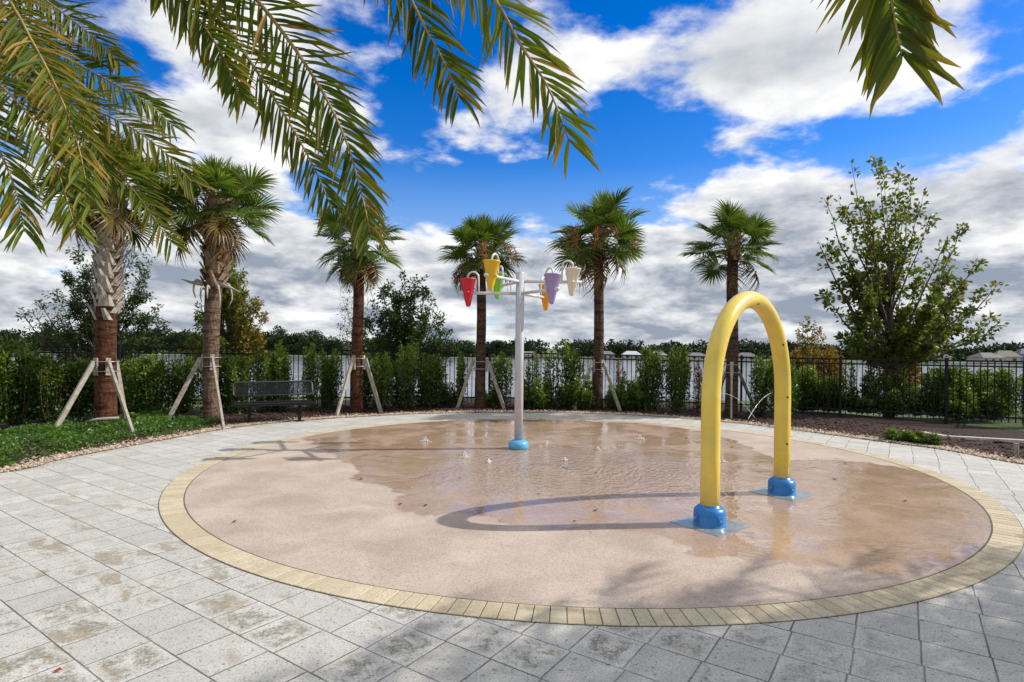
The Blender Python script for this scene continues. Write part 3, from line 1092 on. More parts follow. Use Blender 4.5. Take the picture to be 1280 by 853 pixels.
SH = {'full': [shrub_mesh(101 + i, 1.55, 0.52, 15, 3600) for i in range(3)],
      'slim': [shrub_mesh(201 + i, 1.55, 0.32, 8, 1500) for i in range(3)],
      'thin': [shrub_mesh(301 + i, 1.40, 0.30, 6, 650, ragged=0.4) for i in range(2)],
      'low': [shrub_mesh(401 + i, 0.95, 0.50, 14, 2400, ragged=0.5) for i in range(2)]}


def shrub(kind, px, top_py, depth, label, wide=1.0, group='shrubs of the hedge along the black fence', mat=None):
    k = SH[kind]
    lm, sm = k[random.randrange(len(k))]
    p = W(px, 435, depth)
    p.z = 0.0
    top = W(px, top_py, depth).z
    h0 = {'full': 1.55, 'slim': 1.55, 'thin': 1.40, 'low': 0.95}[kind]
    t = thing('hedge_shrub', p, label, 'shrub', group, random.uniform(0, 6.28))
    sc = top / h0
    t.scale = (wide, wide, sc)
    f = link(bpy.data.objects.new('foliage', lm if mat is None else lm.copy()), t)
    if mat is not None:
        f.data.materials[0] = mat
    link(bpy.data.objects.new('stems', sm), t)
    return t


# (kind, px, top py, depth, width, label)
hedge = [
    ('full', -75, 438, 10.2, 1.1, 'dense green shrub cut by the left photo edge, outermost of the hedge'),
    ('full', -20, 428, 10.4, 1.1, 'dense green shrub at the far left end of the visible hedge'),
    ('full', 22, 424, 10.9, 1.0, 'tall dense shrub left of the two bare stems at far left'),
    ('full', 62, 440, 11.4, 1.0, 'leafy dark shrub above the left prop of the leftmost braced palm'),
    ('full', 100, 445, 11.9, 0.95, 'dense shrub just left of the lattice-trunk palm'),
    ('full', 160, 447, 12.2, 0.95, 'bright-topped shrub just right of the lattice-trunk palm'),
    ('full', 195, 440, 12.4, 0.9, 'tall dense shrub halfway between the two leftmost braced palms'),
    ('full', 230, 446, 12.9, 0.9, 'dense shrub just left of the second braced palm'),
    ('slim', 262, 442, 13.3, 1.1, 'shrub hidden mostly behind the second braced palm'),
    ('full', 300, 442, 13.0, 0.85, 'bright shrub behind the left end of the black bench'),
    ('slim', 330, 428, 13.2, 1.1, 'yellow-green shrub with a high shoot behind the bench middle'),
    ('slim', 358, 424, 13.3, 1.1, 'yellow-green shrub behind the right half of the bench backrest'),
    ('slim', 392, 422, 13.6, 1.0, 'tall slim shrub just right of the bench'),
    ('slim', 415, 430, 14.0, 0.9, 'slim shrub between the bench and the third braced palm'),
    ('full', 478, 440, 14.2, 0.9, 'dense shrub just right of the third braced palm'),
    ('full', 510, 430, 14.4, 0.85, 'dark full shrub in front of the round oak behind the fence'),
    ('full', 543, 441, 14.6, 0.85, 'dense shrub between the round oak and the fourth palm'),
    ('slim', 572, 438, 14.8, 0.9, 'narrow shrub just left of the fourth palm'),
    ('slim', 628, 434, 14.8, 1.15, 'tall dark column shrub just left of the bucket pole'),
    ('thin', 668, 440, 14.9, 1.0, 'thin see-through shrub just right of the bucket pole'),
    ('low', 680, 472, 14.6, 1.1, 'low dark shrub under the thin shrub right of the bucket pole'),
    ('thin', 692, 428, 14.9, 1.1, 'thin shrub with a tall pale shoot below the orange bucket'),
    ('slim', 712, 424, 14.9, 1.15, 'slim shrub with the brightest tall tip left of the fifth palm'),
    ('low', 728, 470, 14.6, 0.9, 'low dark shrub against the left foot of the fifth palm'),
    ('low', 785, 475, 14.5, 0.95, 'low dark shrub right of the fifth palm'),
    ('full', 815, 430, 14.5, 0.85, 'full bright-topped shrub in the middle of the gap left of the yellow arch'),
    ('full', 846, 432, 14.4, 0.85, 'full bright-topped shrub nearest the yellow arch on its left'),
    ('thin', 872, 452, 14.6, 0.7, 'thin reddish young shrub seen beside the yellow arch front leg'),
    ('slim', 950, 444, 13.6, 1.25, 'narrow shrub framed under the yellow arch'),
    ('full', 980, 447, 13.2, 0.9, 'dark shrub partly behind the rear leg of the yellow arch'),
    ('low', 1015, 486, 14.9, 0.95, 'low spreading shrub right of the yellow arch'),
    ('thin', 1062, 452, 14.6, 0.95, 'thin see-through shrub left of the big sparse tree'),
    ('slim', 1088, 456, 14.4, 1.0, 'slim shrub just left of the big sparse tree trunk'),
    ('slim', 1130, 456, 14.1, 1.0, 'slim shrub just right of the big sparse tree trunk'),
    ('full', 1165, 458, 13.9, 0.8, 'dark full shrub in front of the fence post near the far grey roof'),
    ('full', 1195, 455, 13.7, 0.85, 'broad dark shrub with sunlit right side, largest near the right end'),
    ('slim', 1235, 456, 13.9, 0.95, 'dark shrub in shade next to the fence corner post'),
    ('slim', 1262, 459, 14.3, 0.9, 'slim shrub behind the fence at its corner on the right'),
    ('slim', 1295, 452, 12.4, 1.0, 'slim shrub cut by the right photo edge'),
]
hedge += [
    ('full', 45, 442, 11.8, 1.0, 'shrub filling the hedge behind the bare stems at far left'),
    ('full', 130, 446, 12.6, 0.9, 'shrub directly behind the red trunk of the leftmost palm'),
    ('full', 178, 450, 12.8, 0.9, 'shorter shrub behind the right prop of the leftmost palm'),
    ('full', 280, 446, 13.6, 0.9, 'shrub between the second braced palm and the bench'),
    ('slim', 345, 440, 13.7, 1.2, 'shrub behind the middle of the bench, deeper in the hedge'),
    ('slim', 525, 440, 14.9, 1.2, 'shrub deeper in the hedge below the round oak'),
    ('slim', 494, 442, 14.9, 1.2, 'shrub deeper in the hedge right of the third braced palm'),
    ('full', 1008, 455, 15.0, 0.95, 'shrub behind the fence in front of the orange bushes'),
    ('low', 1005, 470, 14.8, 1.1, 'low shrub hiding the foot of the orange bushes behind the fence'),
    ('full', 1035, 470, 14.7, 0.7, 'half-height shrub behind the fence between the arch and the sparse tree'),
    ('full', 1180, 458, 13.9, 0.9, 'wide dark shrub behind the fence left of the broad shrub'),
    ('full', 1248, 458, 14.0, 0.9, 'dark shrub filling the shade behind the fence corner'),
    ('full', 1285, 458, 14.4, 0.9, 'dark shrub behind the fence at the right photo edge'),
    ('low', 1200, 484, 13.3, 1.1, 'low dark shrub at the foot of the broad shrub behind the fence'),
    ('low', 1240, 486, 13.4, 1.1, 'low dark shrub at the foot of the fence corner'),
    ('low', 1118, 486, 14.0, 1.1, 'low dark shrub behind the fence under the sparse tree'),
    ('low', 560, 478, 14.9, 0.9, 'low dark shrub at the hedge base just left of the fourth palm prop'),
    ('low', 615, 482, 14.9, 0.8, 'low dark shrub between the fourth palm and its right prop'),
    ('low', 655, 478, 14.9, 1.0, 'low dark shrub directly behind the bucket pole'),
    ('low', 707, 476, 15.0, 0.9, 'low dark shrub under the slim shrub with the brightest tip'),
    ('low', 765, 482, 15.0, 0.8, 'low dark shrub behind the right prop of the fifth palm'),
    ('low', 800, 470, 14.6, 0.9, 'low shrub filling the hedge left of the bright-topped shrubs'),
    ('low', 1040, 488, 14.8, 1.1, 'low dark shrub behind the open stretch of fence right of the arch'),
    ('slim', 1105, 462, 14.3, 1.2, 'dark shrub right behind the fence at the sparse tree trunk'),
    ('low', 1075, 482, 14.5, 1.1, 'low dark shrub at the left foot of the sparse tree'),
    ('low', 1146, 480, 14.0, 1.1, 'low dark shrub at the right foot of the sparse tree'),
    ('full', 1218, 462, 13.7, 0.8, 'dark shrub between the broad shrub and the fence corner'),
    ('full', 455, 440, 14.6, 0.7, 'shrub standing directly behind the third braced palm'),
    ('full', 408, 446, 14.2, 0.6, 'small shrub behind the left prop of the third palm'),
]
for kd, px, tp, dp, wd, lab in hedge:
    shrub(kd, px, tp, dp, lab, wd, mat=(M['leaf_dead'] if 'reddish' in lab else None))
# dry twiggy shrub by the fifth palm
shrub('thin', 775, 447, 14.7, 'dry brown twiggy shrub right of the fifth palm prop', 0.6, mat=M['leaf_dead'])

# low bushes at right by the paving
for px, py, sc, lab in ((1124, 553, 0.42, 'low green ground plant at the mulch edge below the sparse tree'), (1158, 556, 0.40, 'low olive ground plant beside the pale concrete edging')):
    lm, sm = SH['low'][0]
    g = G(px, py)
    t = thing('ground_plant', g, lab, 'plant', None, random.uniform(0, 6))
    t.scale = (0.75, 0.5, 0.24)
    link(bpy.data.objects.new('foliage', lm), t)

# ground cover on the left bed
N = 36000
lo, hi = 0.02, 0.285
L_ = len(EDGE) - 1
offs = 0.30 + RNG.random(N) ** 0.85 * 2.6
P2 = along_edge(N, offs, None, lo, hi)
# pixel filter: keep it left of the second palm's front prop
ppx = 640 + P2[:, 0] / P2[:, 1] * F
keep = (ppx < 292 - 25 * RNG.random(N))
P2, offs = P2[keep], offs[keep]
patch = np.sin(P2[:, 0] * 3.1 + 0.7) * np.cos(P2[:, 1] * 3.7 + 1.1) + 0.6 * np.sin(P2[:, 0] * 7.3 + P2[:, 1] * 5.9)
keep = RNG.random(len(P2)) < np.clip(0.75 + 0.45 * patch, 0.12, 1)
P2, offs, patch = P2[keep], offs[keep], patch[keep]
hn = 0.08 + 0.05 * np.sin(P2[:, 0] * 5.1 + 1.3) * np.cos(P2[:, 1] * 4.3) + 0.03 * np.sin(P2[:, 0] * 13) + 0.05
hn *= np.clip((offs - 0.28) / 0.25, 0.25, 1)
Pz = hn * (0.35 + 0.65 * RNG.random(len(P2)))
P = np.concatenate([P2, Pz[:, None]], 1)
D = RNG.normal(size=P.shape) * np.array([1, 1, 0.5]) + np.array([0, 0, 0.5])
Ls = 0.042 * RNG.uniform(0.7, 1.4, len(P))
me = leaves_mesh('ground_cover', P, D, Ls, Ls * 0.6, M['leaf_cover'], var=np.clip(0.45 + 0.22 * patch + RNG.normal(0, 0.25, len(P)), 0, 1), tip=np.where(RNG.random(len(P)) < 0.25, RNG.random(len(P)) * 0.8, 0))
tag(link(bpy.data.objects.new('ground_cover', me)), kind='stuff')
# a dry fallen palm boot in the ground cover
g = G(128, 538)
mb = MB()
P = [Vector((-0.26, -0.05, 0.14)), Vector((-0.1, 0, 0.17)), Vector((0.08, 0.02, 0.18)), Vector((0.25, 0.06, 0.2))]
mb.tube(P, [0.012, 0.03, 0.035, 0.02], 6)
o = mb.build('fallen_palm_stalk', M['boot'], None, True)
o.location = (g.x, g.y, 0.02)
tag(o, 'dry tan palm stalk lying on the ground cover by the leftmost trunk', 'stalk')

# ------------------------------------------------------------------ palms: fan palms
def fan_frond_mesh(seed, mat, droop=0.5, pet=0.62, blade=0.78, nseg=52, crumple=0.0, brown=0.3):
    rng = np.random.default_rng(seed)
    mb = MB()
    # petiole with a gentle arch
    pl = []
    for k in range(7):
        t = k / 6
        pl.append(Vector((pet * t, 0, 0.07 * math.sin(t * 2.4) - 0.08 * t * t)))
    vs = []
    fs = []
    wd = 0.022
    for k, p in enumerate(pl):
        w_ = wd * (1 - 0.45 * k / 6)
        vs += [p + Vector((0, w_, 0.006)), p + Vector((0, 0, -0.012)), p + Vector((0, -w_, 0.006))]
    for k in range(6):
        a = k * 3
        fs += [(a, a + 3, a + 4, a + 1), (a + 1, a + 4, a + 5, a + 2), (a, a + 2, a + 5, a + 3)]
    mb.add(vs, fs, 0.9, 0.35)
    hub = pl[-1]
    costa = 0.34
    for s in range(nseg):
        t = (s + 0.5) / nseg * 2 - 1
        ang = t * R(128)
        # leaflets leave the curved costa one after another
        cfrac = (1 - abs(t)) ** 0.8
        org = hub + Vector((costa * cfrac * 0.9, 0, -droop * 0.25 * cfrac ** 2))
        L = blade * (0.72 + 0.28 * math.cos(ang * 0.6)) * rng.uniform(0.86, 1.05) * (1 - 0.28 * cfrac)
        dr = Vector((math.cos(ang), math.sin(ang), 0))
        sd = Vector((-dr.y, dr.x, 0))
        fold = 0.22 * abs(math.sin(ang)) + 0.05
        pts = []
        twist = rng.normal(0, 0.2 + crumple)
        sag = droop * rng.uniform(0.6, 1.6)
        for k, (f, w_) in enumerate(((0.0, 0.010), (0.30, 0.034), (0.58, 0.034), (0.80, 0.020), (1.0, 0.002))):
            q = org + dr * L * f
            q = q + Vector((0, 0, fold * L * f - sag * (L * f) ** 2 * 0.9 - (sag * 0.55 * max(0, f - 0.55) ** 1.5)))
            q = q + sd * twist * 0.12 * f * f
            if crumple:
                q += Vector((0, rng.normal(0, 0.02 * crumple), 0)) + Vector((-0.12 * crumple * f * f, -math.sin(ang) * 0.25 * crumple * f * L, -0.3 * crumple * f * f))
            s2 = (sd + Vector((0, 0, 0.45 * (1 if s % 2 else -1)))).normalized()
            pts.append((q - s2 * w_ * 0.5, q + s2 * w_ * 0.5))
        vs = [x for p in pts for x in p]
        fs = [(2 * k, 2 * k + 2, 2 * k + 3, 2 * k + 1) for k in range(4)]
        br = brown * rng.random()
        al = [0.05, 0.05, 0.0, 0.0, 0.1 * br, 0.1 * br, br, br, min(1, br * 3.0), min(1, br * 3.0)]
        mb.add(vs, fs, rng.random(), al)
    return make_mesh('frond', mb.v, mb.f, mat, False, mb.a, mb.b)


FAN = [fan_frond_mesh(20 + i, M['leaf_fan'], dr, pt) for i, (dr, pt) in enumerate(((0.12, 0.60), (0.22, 0.62), (0.3, 0.58), (0.4, 0.62), (0.25, 0.66)))]
FAN_OLD = [fan_frond_mesh(40 + i, M['leaf_fan_old'], 0.8, 0.62, brown=0.7) for i in range(2)]
FAN_DEAD = [fan_frond_mesh(50 + i, M['leaf_fan_dead'], 1.0, 0.58, 0.62, 30, crumple=0.8, brown=0.8) for i in range(2)]


def boots_mb(z0, z1, r0, r1, rows, per, length, wd, jitter, seed):
    """overlapping cut leaf bases spiralling up the trunk; each is a thick forked wedge"""
    rng = random.Random(seed)
    mb = MB()
    for i in range(rows):
        z = z0 + (z1 - z0) * i / max(1, rows - 1)
        r = r0 + (r1 - r0) * i / max(1, rows - 1)
        for k in range(per):
            a = 2 * PI * (k + 0.5 * (i % 2)) / per + rng.gauss(0, 0.06)
            if i < 2 and rng.random() < 0.4:
                continue
            L = length * rng.uniform(0.75, 1.2)
            out = rng.uniform(0.10, 0.2) * jitter
            lean = (-1 if (i + k) % 2 else 1) * rng.uniform(0.15, 0.5)
            er = Vector((math.cos(a), math.sin(a), 0))
            et = Vector((-er.y, er.x, 0))
            c = er * (r - 0.012) + Vector((0, 0, z))
            w_ = wd * rng.uniform(0.8, 1.15)
            th = 0.03
            secs = []
            for f, ww, o_ in ((0.0, 1.1, 0.0), (0.45, 0.85, out * 0.35), (1.0, 0.55, out)):
                q = c + Vector((0, 0, L * f)) + er * (o_ * L * 2 + 0.012) + et * lean * L * f
                secs.append([q - et * w_ * ww * 0.5, q + er * th * (1 - 0.3 * f), q + et * w_ * ww * 0.5, q - er * th * 0.5])
            vs = [x for s_ in secs for x in s_]
            fs = []
            for j in range(2):
                for m_ in range(4):
                    fs.append((j * 4 + m_, j * 4 + (m_ + 1) % 4, (j + 1) * 4 + (m_ + 1) % 4, (j + 1) * 4 + m_))
            fs.append((8, 9, 10, 11))
            mb.add(vs, fs, rng.random())
    return mb


def trunk_mb(hgt, r_low, r_top, flare=1.12, lean=(0, 0), seed=1, seg=28):
    rng = random.Random(seed)
    mb = MB()
    pts, rad = [], []
    n = 44
    for i in range(n + 1):
        t = i / n
        pts.append(Vector((lean[0] * t * t + 0.012 * math.sin(t * 7 + seed), lean[1] * t * t + 0.012 * math.cos(t * 6 + seed), hgt * t)))
        r = r_low + (r_top - r_low) * t
        r *= 1 + (flare - 1) * math.exp(-t * 14)
        r *= 1 + rng.uniform(-0.018, 0.018)
        rad.append(r)
    mb.tube(pts, rad, seg)
    return mb


def fan_palm(px, py, crown_py, r_low, r_top, label, trunk, nf, scale, boots=None, dead=5, old=4, seed=1, lean=(0, 0), dead_az=None, elev_lo=-40, dead_el=(-68, -25)):
    rng = random.Random(seed * 77 + 5)
    g = G(px, py)
    hgt = W(px, crown_py, g.y).z
    t = thing('cabbage_palm', g, label, 'palm tree', 'cabbage palms in a ring around the splash pad')
    top = Vector((lean[0], lean[1], hgt))
    trunk_mb(hgt, r_low, r_top, lean=lean, seed=seed).build('trunk', trunk, t, True)
    # bud of leaf bases under the crown
    mb = boots_mb(hgt - 0.42, hgt + 0.02, r_top * 1.02, r_top * 0.8, 5, 9, 0.24, 0.10, 1.3, seed)
    for k in range(len(mb.v)):
        x, y, z = mb.v[k]
        mb.v[k] = (x + lean[0], y + lean[1], z)
    mb.build('crown_boots', M['boot_brown'], t)
    if boots:
        z0, z1, bm, rows, jit, ln = boots
        tt0, tt1 = z0 / hgt, z1 / hgt
        rgd = 0.14
        mb = boots_mb(z0, z1, r_low + (r_top - r_low) * tt0, r_low + (r_top - r_low) * tt1, rows, 8, ln, 0.135, jit, seed + 3)
        for k in range(len(mb.v)):
            x, y, z = mb.v[k]
            q = (z / hgt) ** 2
            mb.v[k] = (x + lean[0] * q, y + lean[1] * q, z)
        mb.build('boot_lattice', bm, t)
        mb = MB()
        zz_ = [z0 + 0.16 + (z1 - z0 - 0.16) * q / 8 for q in range(9)]
        mb.tube([Vector((lean[0] * (z / hgt) ** 2, lean[1] * (z / hgt) ** 2, z + 0.05)) for z in zz_], [r_low + (r_top - r_low) * z / hgt + 0.014 for z in zz_], 20)
        mb.build('fibre_sleeve', M['fibre'], t, True)
    for k in range(nf):
        f = k / (nf - 1)
        el = 78 - (78 - elev_lo) * (f ** 0.85) + rng.uniform(-9, 9)
        az = k * 2.39996 + rng.uniform(-0.25, 0.25)
        me = FAN[0 if f < 0.2 else rng.randrange(1, 5)]
        nm = 'frond'
        if k >= nf - old and rng.random() < 0.7:
            me = rng.choice(FAN_OLD)
        o = link(bpy.data.objects.new(nm, me), t)
        s = scale * rng.uniform(0.88, 1.1) * (0.8 if f < 0.25 else 1)
        o.matrix_basis = Matrix.Translation(top + Vector((0, 0, 0.05 - 0.22 * f))) @ Euler((0, 0, az)).to_matrix().to_4x4() @ Euler((rng.uniform(-0.75, 0.75), -R(el), 0)).to_matrix().to_4x4() @ Matrix.Diagonal((s, s, s, 1))
    for k in range(dead):
        az = (dead_az[k % len(dead_az)] if dead_az else rng.uniform(0, 2 * PI)) + rng.uniform(-0.3, 0.3)
        el = rng.uniform(*dead_el)
        o = link(bpy.data.objects.new('dead_frond', rng.choice(FAN_DEAD)), t)
        s = scale * rng.uniform(0.9, 1.12)
        o.matrix_basis = Matrix.Translation(top + Vector((0, 0, -0.22))) @ Euler((0, 0, az)).to_matrix().to_4x4() @ Euler((rng.uniform(-0.4, 0.4), -R(el), 0)).to_matrix().to_4x4() @ Matrix.Diagonal((s, s, s, 1))
    return t, g, hgt


palms = []
palms.append(fan_palm(131, 531, 228, 0.178, 0.165, 'leftmost cabbage palm with pale criss-cross boots above a red trunk', M['trunk_red'], 34, 0.92, boots=(2.0, 4.35, M['boot'], 19, 1.05, 0.27), dead=3, seed=1, dead_az=[3.5, 4.2], lean=(0.12, 0)))
palms.append(fan_palm(263, 524, 252, 0.145, 0.17, 'cabbage palm left of the bench with torn grey strips high on its trunk', M['trunk_tan'], 34, 0.90, boots=(2.75, 4.45, M['boot_brown'], 13, 1.3, 0.28), dead=4, seed=2, dead_az=[-0.6, 0.1], lean=(0.10, 0)))
palms.append(fan_palm(446, 516, 300, 0.132, 0.118, 'cabbage palm right of the bench whose crown hangs behind the drooping date frond', M['trunk_red'], 28, 0.76, dead=3, old=3, seed=3, dead_az=[0.0, 3.4, -1.2], elev_lo=-55))
palms.append(fan_palm(600, 511, 312, 0.128, 0.112, 'cabbage palm behind the yellow and green buckets with one brown dead frond on its left', M['trunk_brown'], 31, 0.80, dead=6, old=2, seed=4, dead_az=[3.3, 3.5, -0.4, 3.0, 3.7], elev_lo=-25, dead_el=(-48, -8)))
palms.append(fan_palm(747, 511, 292, 0.136, 0.118, 'largest-crowned cabbage palm right of the bucket pole with a brown flower stalk', M['trunk_brown'], 36, 0.95, dead=3, old=2, seed=5, dead_az=[-0.7, -1.2, -1.6], elev_lo=-42))
palms.append(fan_palm(914, 520, 304, 0.142, 0.12, 'cabbage palm behind the yellow arch, rightmost of the ring', M['trunk_brown'], 28, 0.80, dead=2, old=2, seed=6, dead_az=[-0.8, -2.2, -1.5], elev_lo=-25))

# torn strips on the second palm, orange flower stalks on the fifth
t, g, hgt = palms[1]
mb = MB()
for k in range(7):
    a = random.uniform(-2.8, 0.2)
    er = Vector((math.cos(a), math.sin(a), 0))
    z = 2.75 + random.uniform(-0.1, 0.12)
    L = random.uniform(0.22, 0.5)
    p0 = er * 0.2 + Vector((0.03, 0, z))
    mb.tube(smooth_path([p0, p0 + er * 0.12 + Vector((0, 0, 0.05)), p0 + er * 0.18 + Vector((0.02, 0, -L * 0.5)), p0 + er * 0.12 + Vector((0, 0, -L))], 9), [0.02, 0.026, 0.026, 0.024, 0.02, 0.017, 0.014, 0.01, 0.004], 5)
for sx, L, dz in ((-1, 0.42, 0.10), (1, 0.44, -0.16)):
    p0 = Vector((sx * 0.18 + 0.03, -0.08, 2.80))
    mb.tube([p0, p0 + Vector((sx * L * 0.5, -0.05, dz * 0.35)), p0 + Vector((sx * L, -0.05, dz))], [0.04, 0.03, 0.006], 6)
mb.build('torn_strips', M['boot'], t, True)
for idx, nst in ((4, 7), (3, 4)):
    t, g, hgt = palms[idx]
    mb = MB()
    for k in range(nst):
        a = -PI / 2 + random.uniform(-1.1, 1.1)
        er = Vector((math.cos(a), math.sin(a), 0))
        p0 = Vector((0, 0, hgt - 0.05))
        path = smooth_path([p0 - Vector((0, 0, 0.1)), p0 + er * 0.5 + Vector((0, 0, 0.18)), p0 + er * 0.92 + Vector((0, 0, 0.02)), p0 + er * 1.02 + Vector((0, 0, -0.4))], 10)
        mb.tube(path, [0.014] * 4 + [0.01] * 4 + [0.006] * 2, 5)
        for q in range(60):
            b_ = path[random.randrange(4, 10)]
            d_ = Vector((random.gauss(0, 0.6), random.gauss(0, 0.6), random.gauss(-0.5, 0.5))).normalized()
            mb.tube([b_, b_ + d_ * random.uniform(0.08, 0.2)], [0.005, 0.004], 3)
    mb.build('flower_stalks', plain('dry_flower_stalk', (0.30, 0.15, 0.045), 0.8, var=0.4), t)

# braces: lumber props leaning on each palm
brace_feet = [[(66, 540), (168, 545), (158, 527)], [(208, 527), (280, 537), (262, 515)], [(420, 521), (477, 517), (440, 509)],
              [(571, 511), (631, 512), (604, 505)], [(718, 513), (776, 515), (750, 505)], [(890, 512), (946, 515), (914, 524)]]
brace_lab = ['weathered timber brace leaning on the lattice-trunk palm', 'timber brace around the palm left of the bench', 'timber brace around the palm right of the bench',
             'timber brace around the palm behind the yellow bucket', 'timber brace around the palm right of the bucket pole', 'timber brace around the palm behind the yellow arch']
brace_top = [452, 447, 448, 452, 453, 456]
for (t, g, hgt), feet, lab, tp in zip(palms, brace_feet, brace_lab, brace_top):
    br = thing('tree_brace', g, lab, 'tree brace', 'timber braces on the palms')
    zt = W(640 + g.x / g.y * F, tp, g.y).z
    rt = 0.18 if hgt > 4.6 else 0.14
    for k, f in enumerate(feet):
        q = G(*f) - g
        e = Vector((q.x, q.y, 0)).normalized()
        top = e * (rt + 0.055) + Vector((0, 0, zt))
        wdt = 0.085
        mb = MB()
        mb.bar(Vector((q.x, q.y, -0.03)), top, 0.042, wdt, up=e)
        mb.build('wooden_prop', M['lumber'], br, bevel=0.004)
        mb = MB()
        mb.bar(e * (rt + 0.022) + Vector((0, 0, zt - 0.26)), e * (rt + 0.022) + Vector((0, 0, zt + 0.07)), 0.085, 0.032, up=e)
        mb.build('wooden_batten', M['lumber'], br, bevel=0.003)
    for dz in (0.0, -0.185):
        mb = MB()
        n = 25
        mb.tube([Vector(((rt + 0.05) * math.cos(2 * PI * k / (n - 1)), (rt + 0.05) * math.sin(2 * PI * k / (n - 1)), zt + dz)) for k in range(n)], 0.007, 6, cap=False)
        mb.build('strap', M['strap'], br, True)

# ------------------------------------------------------------------ date palms
def date_frond(path, parent, origin, lmax=0.42, n=46, wid=0.026, start=0.12, name='frond', brown=0.3, seed=0, lift=0.25, hang=0.22, face=None, tipmin=0.42):
    rng = random.Random(seed)
    P = smooth_path(path, 40)
    # arc lengths
    S = [0]
    for i in range(1, len(P)):
        S.append(S[-1] + (P[i] - P[i - 1]).length)
    Lt = S[-1]

    def at(s):
        s = max(0, min(Lt, s))
        i = 1
        while i < len(S) - 1 and S[i] < s:
            i += 1
        f = (s - S[i - 1]) / (S[i] - S[i - 1])
        return P[i - 1].lerp(P[i], f), (P[i] - P[i - 1]).normalized()

    mb = MB()
    rm = MB()
    rm.tube([p - origin for p in P], [0.021 * (1 - 0.88 * (k / (len(P) - 1)) ** 0.9) + 0.0012 for k in range(len(P))], 6)
    for sg in (-1, 1):
        for k in range(n):
            f = start + (1 - start) * (k + rng.uniform(0, 0.8)) / n
            p, T = at(f * Lt)
            side = T.cross(Vector((0, 0, 1)))
            if face is not None:
                side = T.cross(Vector(face)) + side * 0.25
            if side.length < 0.05:
                side = Vector((1, 0, 0))
            side.normalize()
            up = side.cross(T).normalized()
            prof = math.sin(PI * (0.16 + 0.62 * (f - start) / (1 - start)) ** 0.9)
            L = lmax * max(tipmin, prof) * rng.uniform(0.85, 1.1)
            fw = 0.48 + 0.85 * f * f + rng.gauss(0, 0.2)
            d = (T * fw + side * sg * 0.85 + up * (lift * rng.gauss(0.5, 0.9) * (1.2 if k % 2 else -0.5))).normalized()
            wv = (d.cross(up) + up * rng.uniform(-0.7, 0.7)).normalized()
            w_ = wid * rng.uniform(0.8, 1.15)
            vs, al = [], []
            br = rng.random() * brown
            if rng.random() < brown * 0.22:
                br = 1.0
            q = p - origin
            hg = rng.uniform(0.3, 2.6)
            bend = Vector((rng.gauss(0, 0.22), rng.gauss(0, 0.22), rng.gauss(0, 0.15)))
            dd = d.copy()
            segs = ((0.0, 0.35), (0.2, 0.95), (0.5, 1.0), (0.8, 0.62), (1.0, 0.06))
            last = 0
            for f2, ww in segs:
                q = q + dd * L * (f2 - last)
                dd = (dd + Vector((0, 0, -hang * hg * (f2 - last) * 1.6)) + bend * (f2 - last)).normalized()
                last = f2
                nrm = wv.cross(dd).normalized()
                vs += [q - wv * w_ * ww * 0.5 + nrm * w_ * ww * 0.18, q, q + wv * w_ * ww * 0.5 + nrm * w_ * ww * 0.18]
                a_ = br * f2 if br < 1 else 0.8
                if f2 == 1.0:
                    a_ = min(1, 0.35 + br * 2)
                elif f2 == 0.8:
                    a_ = min(1, br * 1.1)
                al += [a_] * 3
            fs = []
            for j in range(4):
                a = j * 3
                fs += [(a, a + 3, a + 4, a + 1), (a + 1, a + 4, a + 5, a + 2)]
            mb.add(vs, fs, rng.random(), al)
    fo_ = mb.build(name, M['leaf_date'], parent)
    rm.build('midrib', M['rachis'], fo_, True)
    return fo_


def date_palm(base, hgt, label, explicit, az_list, seed, r=0.2, flen=2.6):
    rng = random.Random(seed)
    base = Vector(base)
    t = thing('date_palm', base, label, 'palm tree')
    trunk_mb(hgt, r, r * 0.95, seed=seed).build('trunk', M['trunk_brown'], t, True)
    boots_mb(0.4, hgt, r, r, int((hgt - 0.4) / 0.16), 9, 0.2, 0.12, 0.8, seed).build('boot_lattice', M['boot_brown'], t)
    crown = base + Vector((0, 0, hgt + 0.05))
    for k, (pts, kw) in enumerate(explicit):
        date_frond([crown + (Vector(pts[0]) - crown).normalized() * 0.1] + list(pts), t, base, seed=seed * 31 + k, **kw)
    for k, (az, el) in enumerate(az_list):
        az, el = R(az + rng.uniform(-8, 8)), R(el)
        L = flen * rng.uniform(0.85, 1.1)
        d = Vector((math.cos(az) * math.cos(el), math.sin(az) * math.cos(el), math.sin(el)))
        p0 = crown + d * 0.08
        sag = 0.26 * L
        pts = [p0, p0 + d * L * 0.33 + Vector((0, 0, -sag * 0.1)), p0 + d * L * 0.66 + Vector((0, 0, -sag * 0.55)), p0 + d * L * 0.95 + Vector((0, 0, -sag * 1.7))]
        date_frond(pts, t, base, n=40, seed=seed * 97 + k, lmax=0.44)
    return t


def PX(lst):
    return [W(x, y, d) for x, y, d in lst]


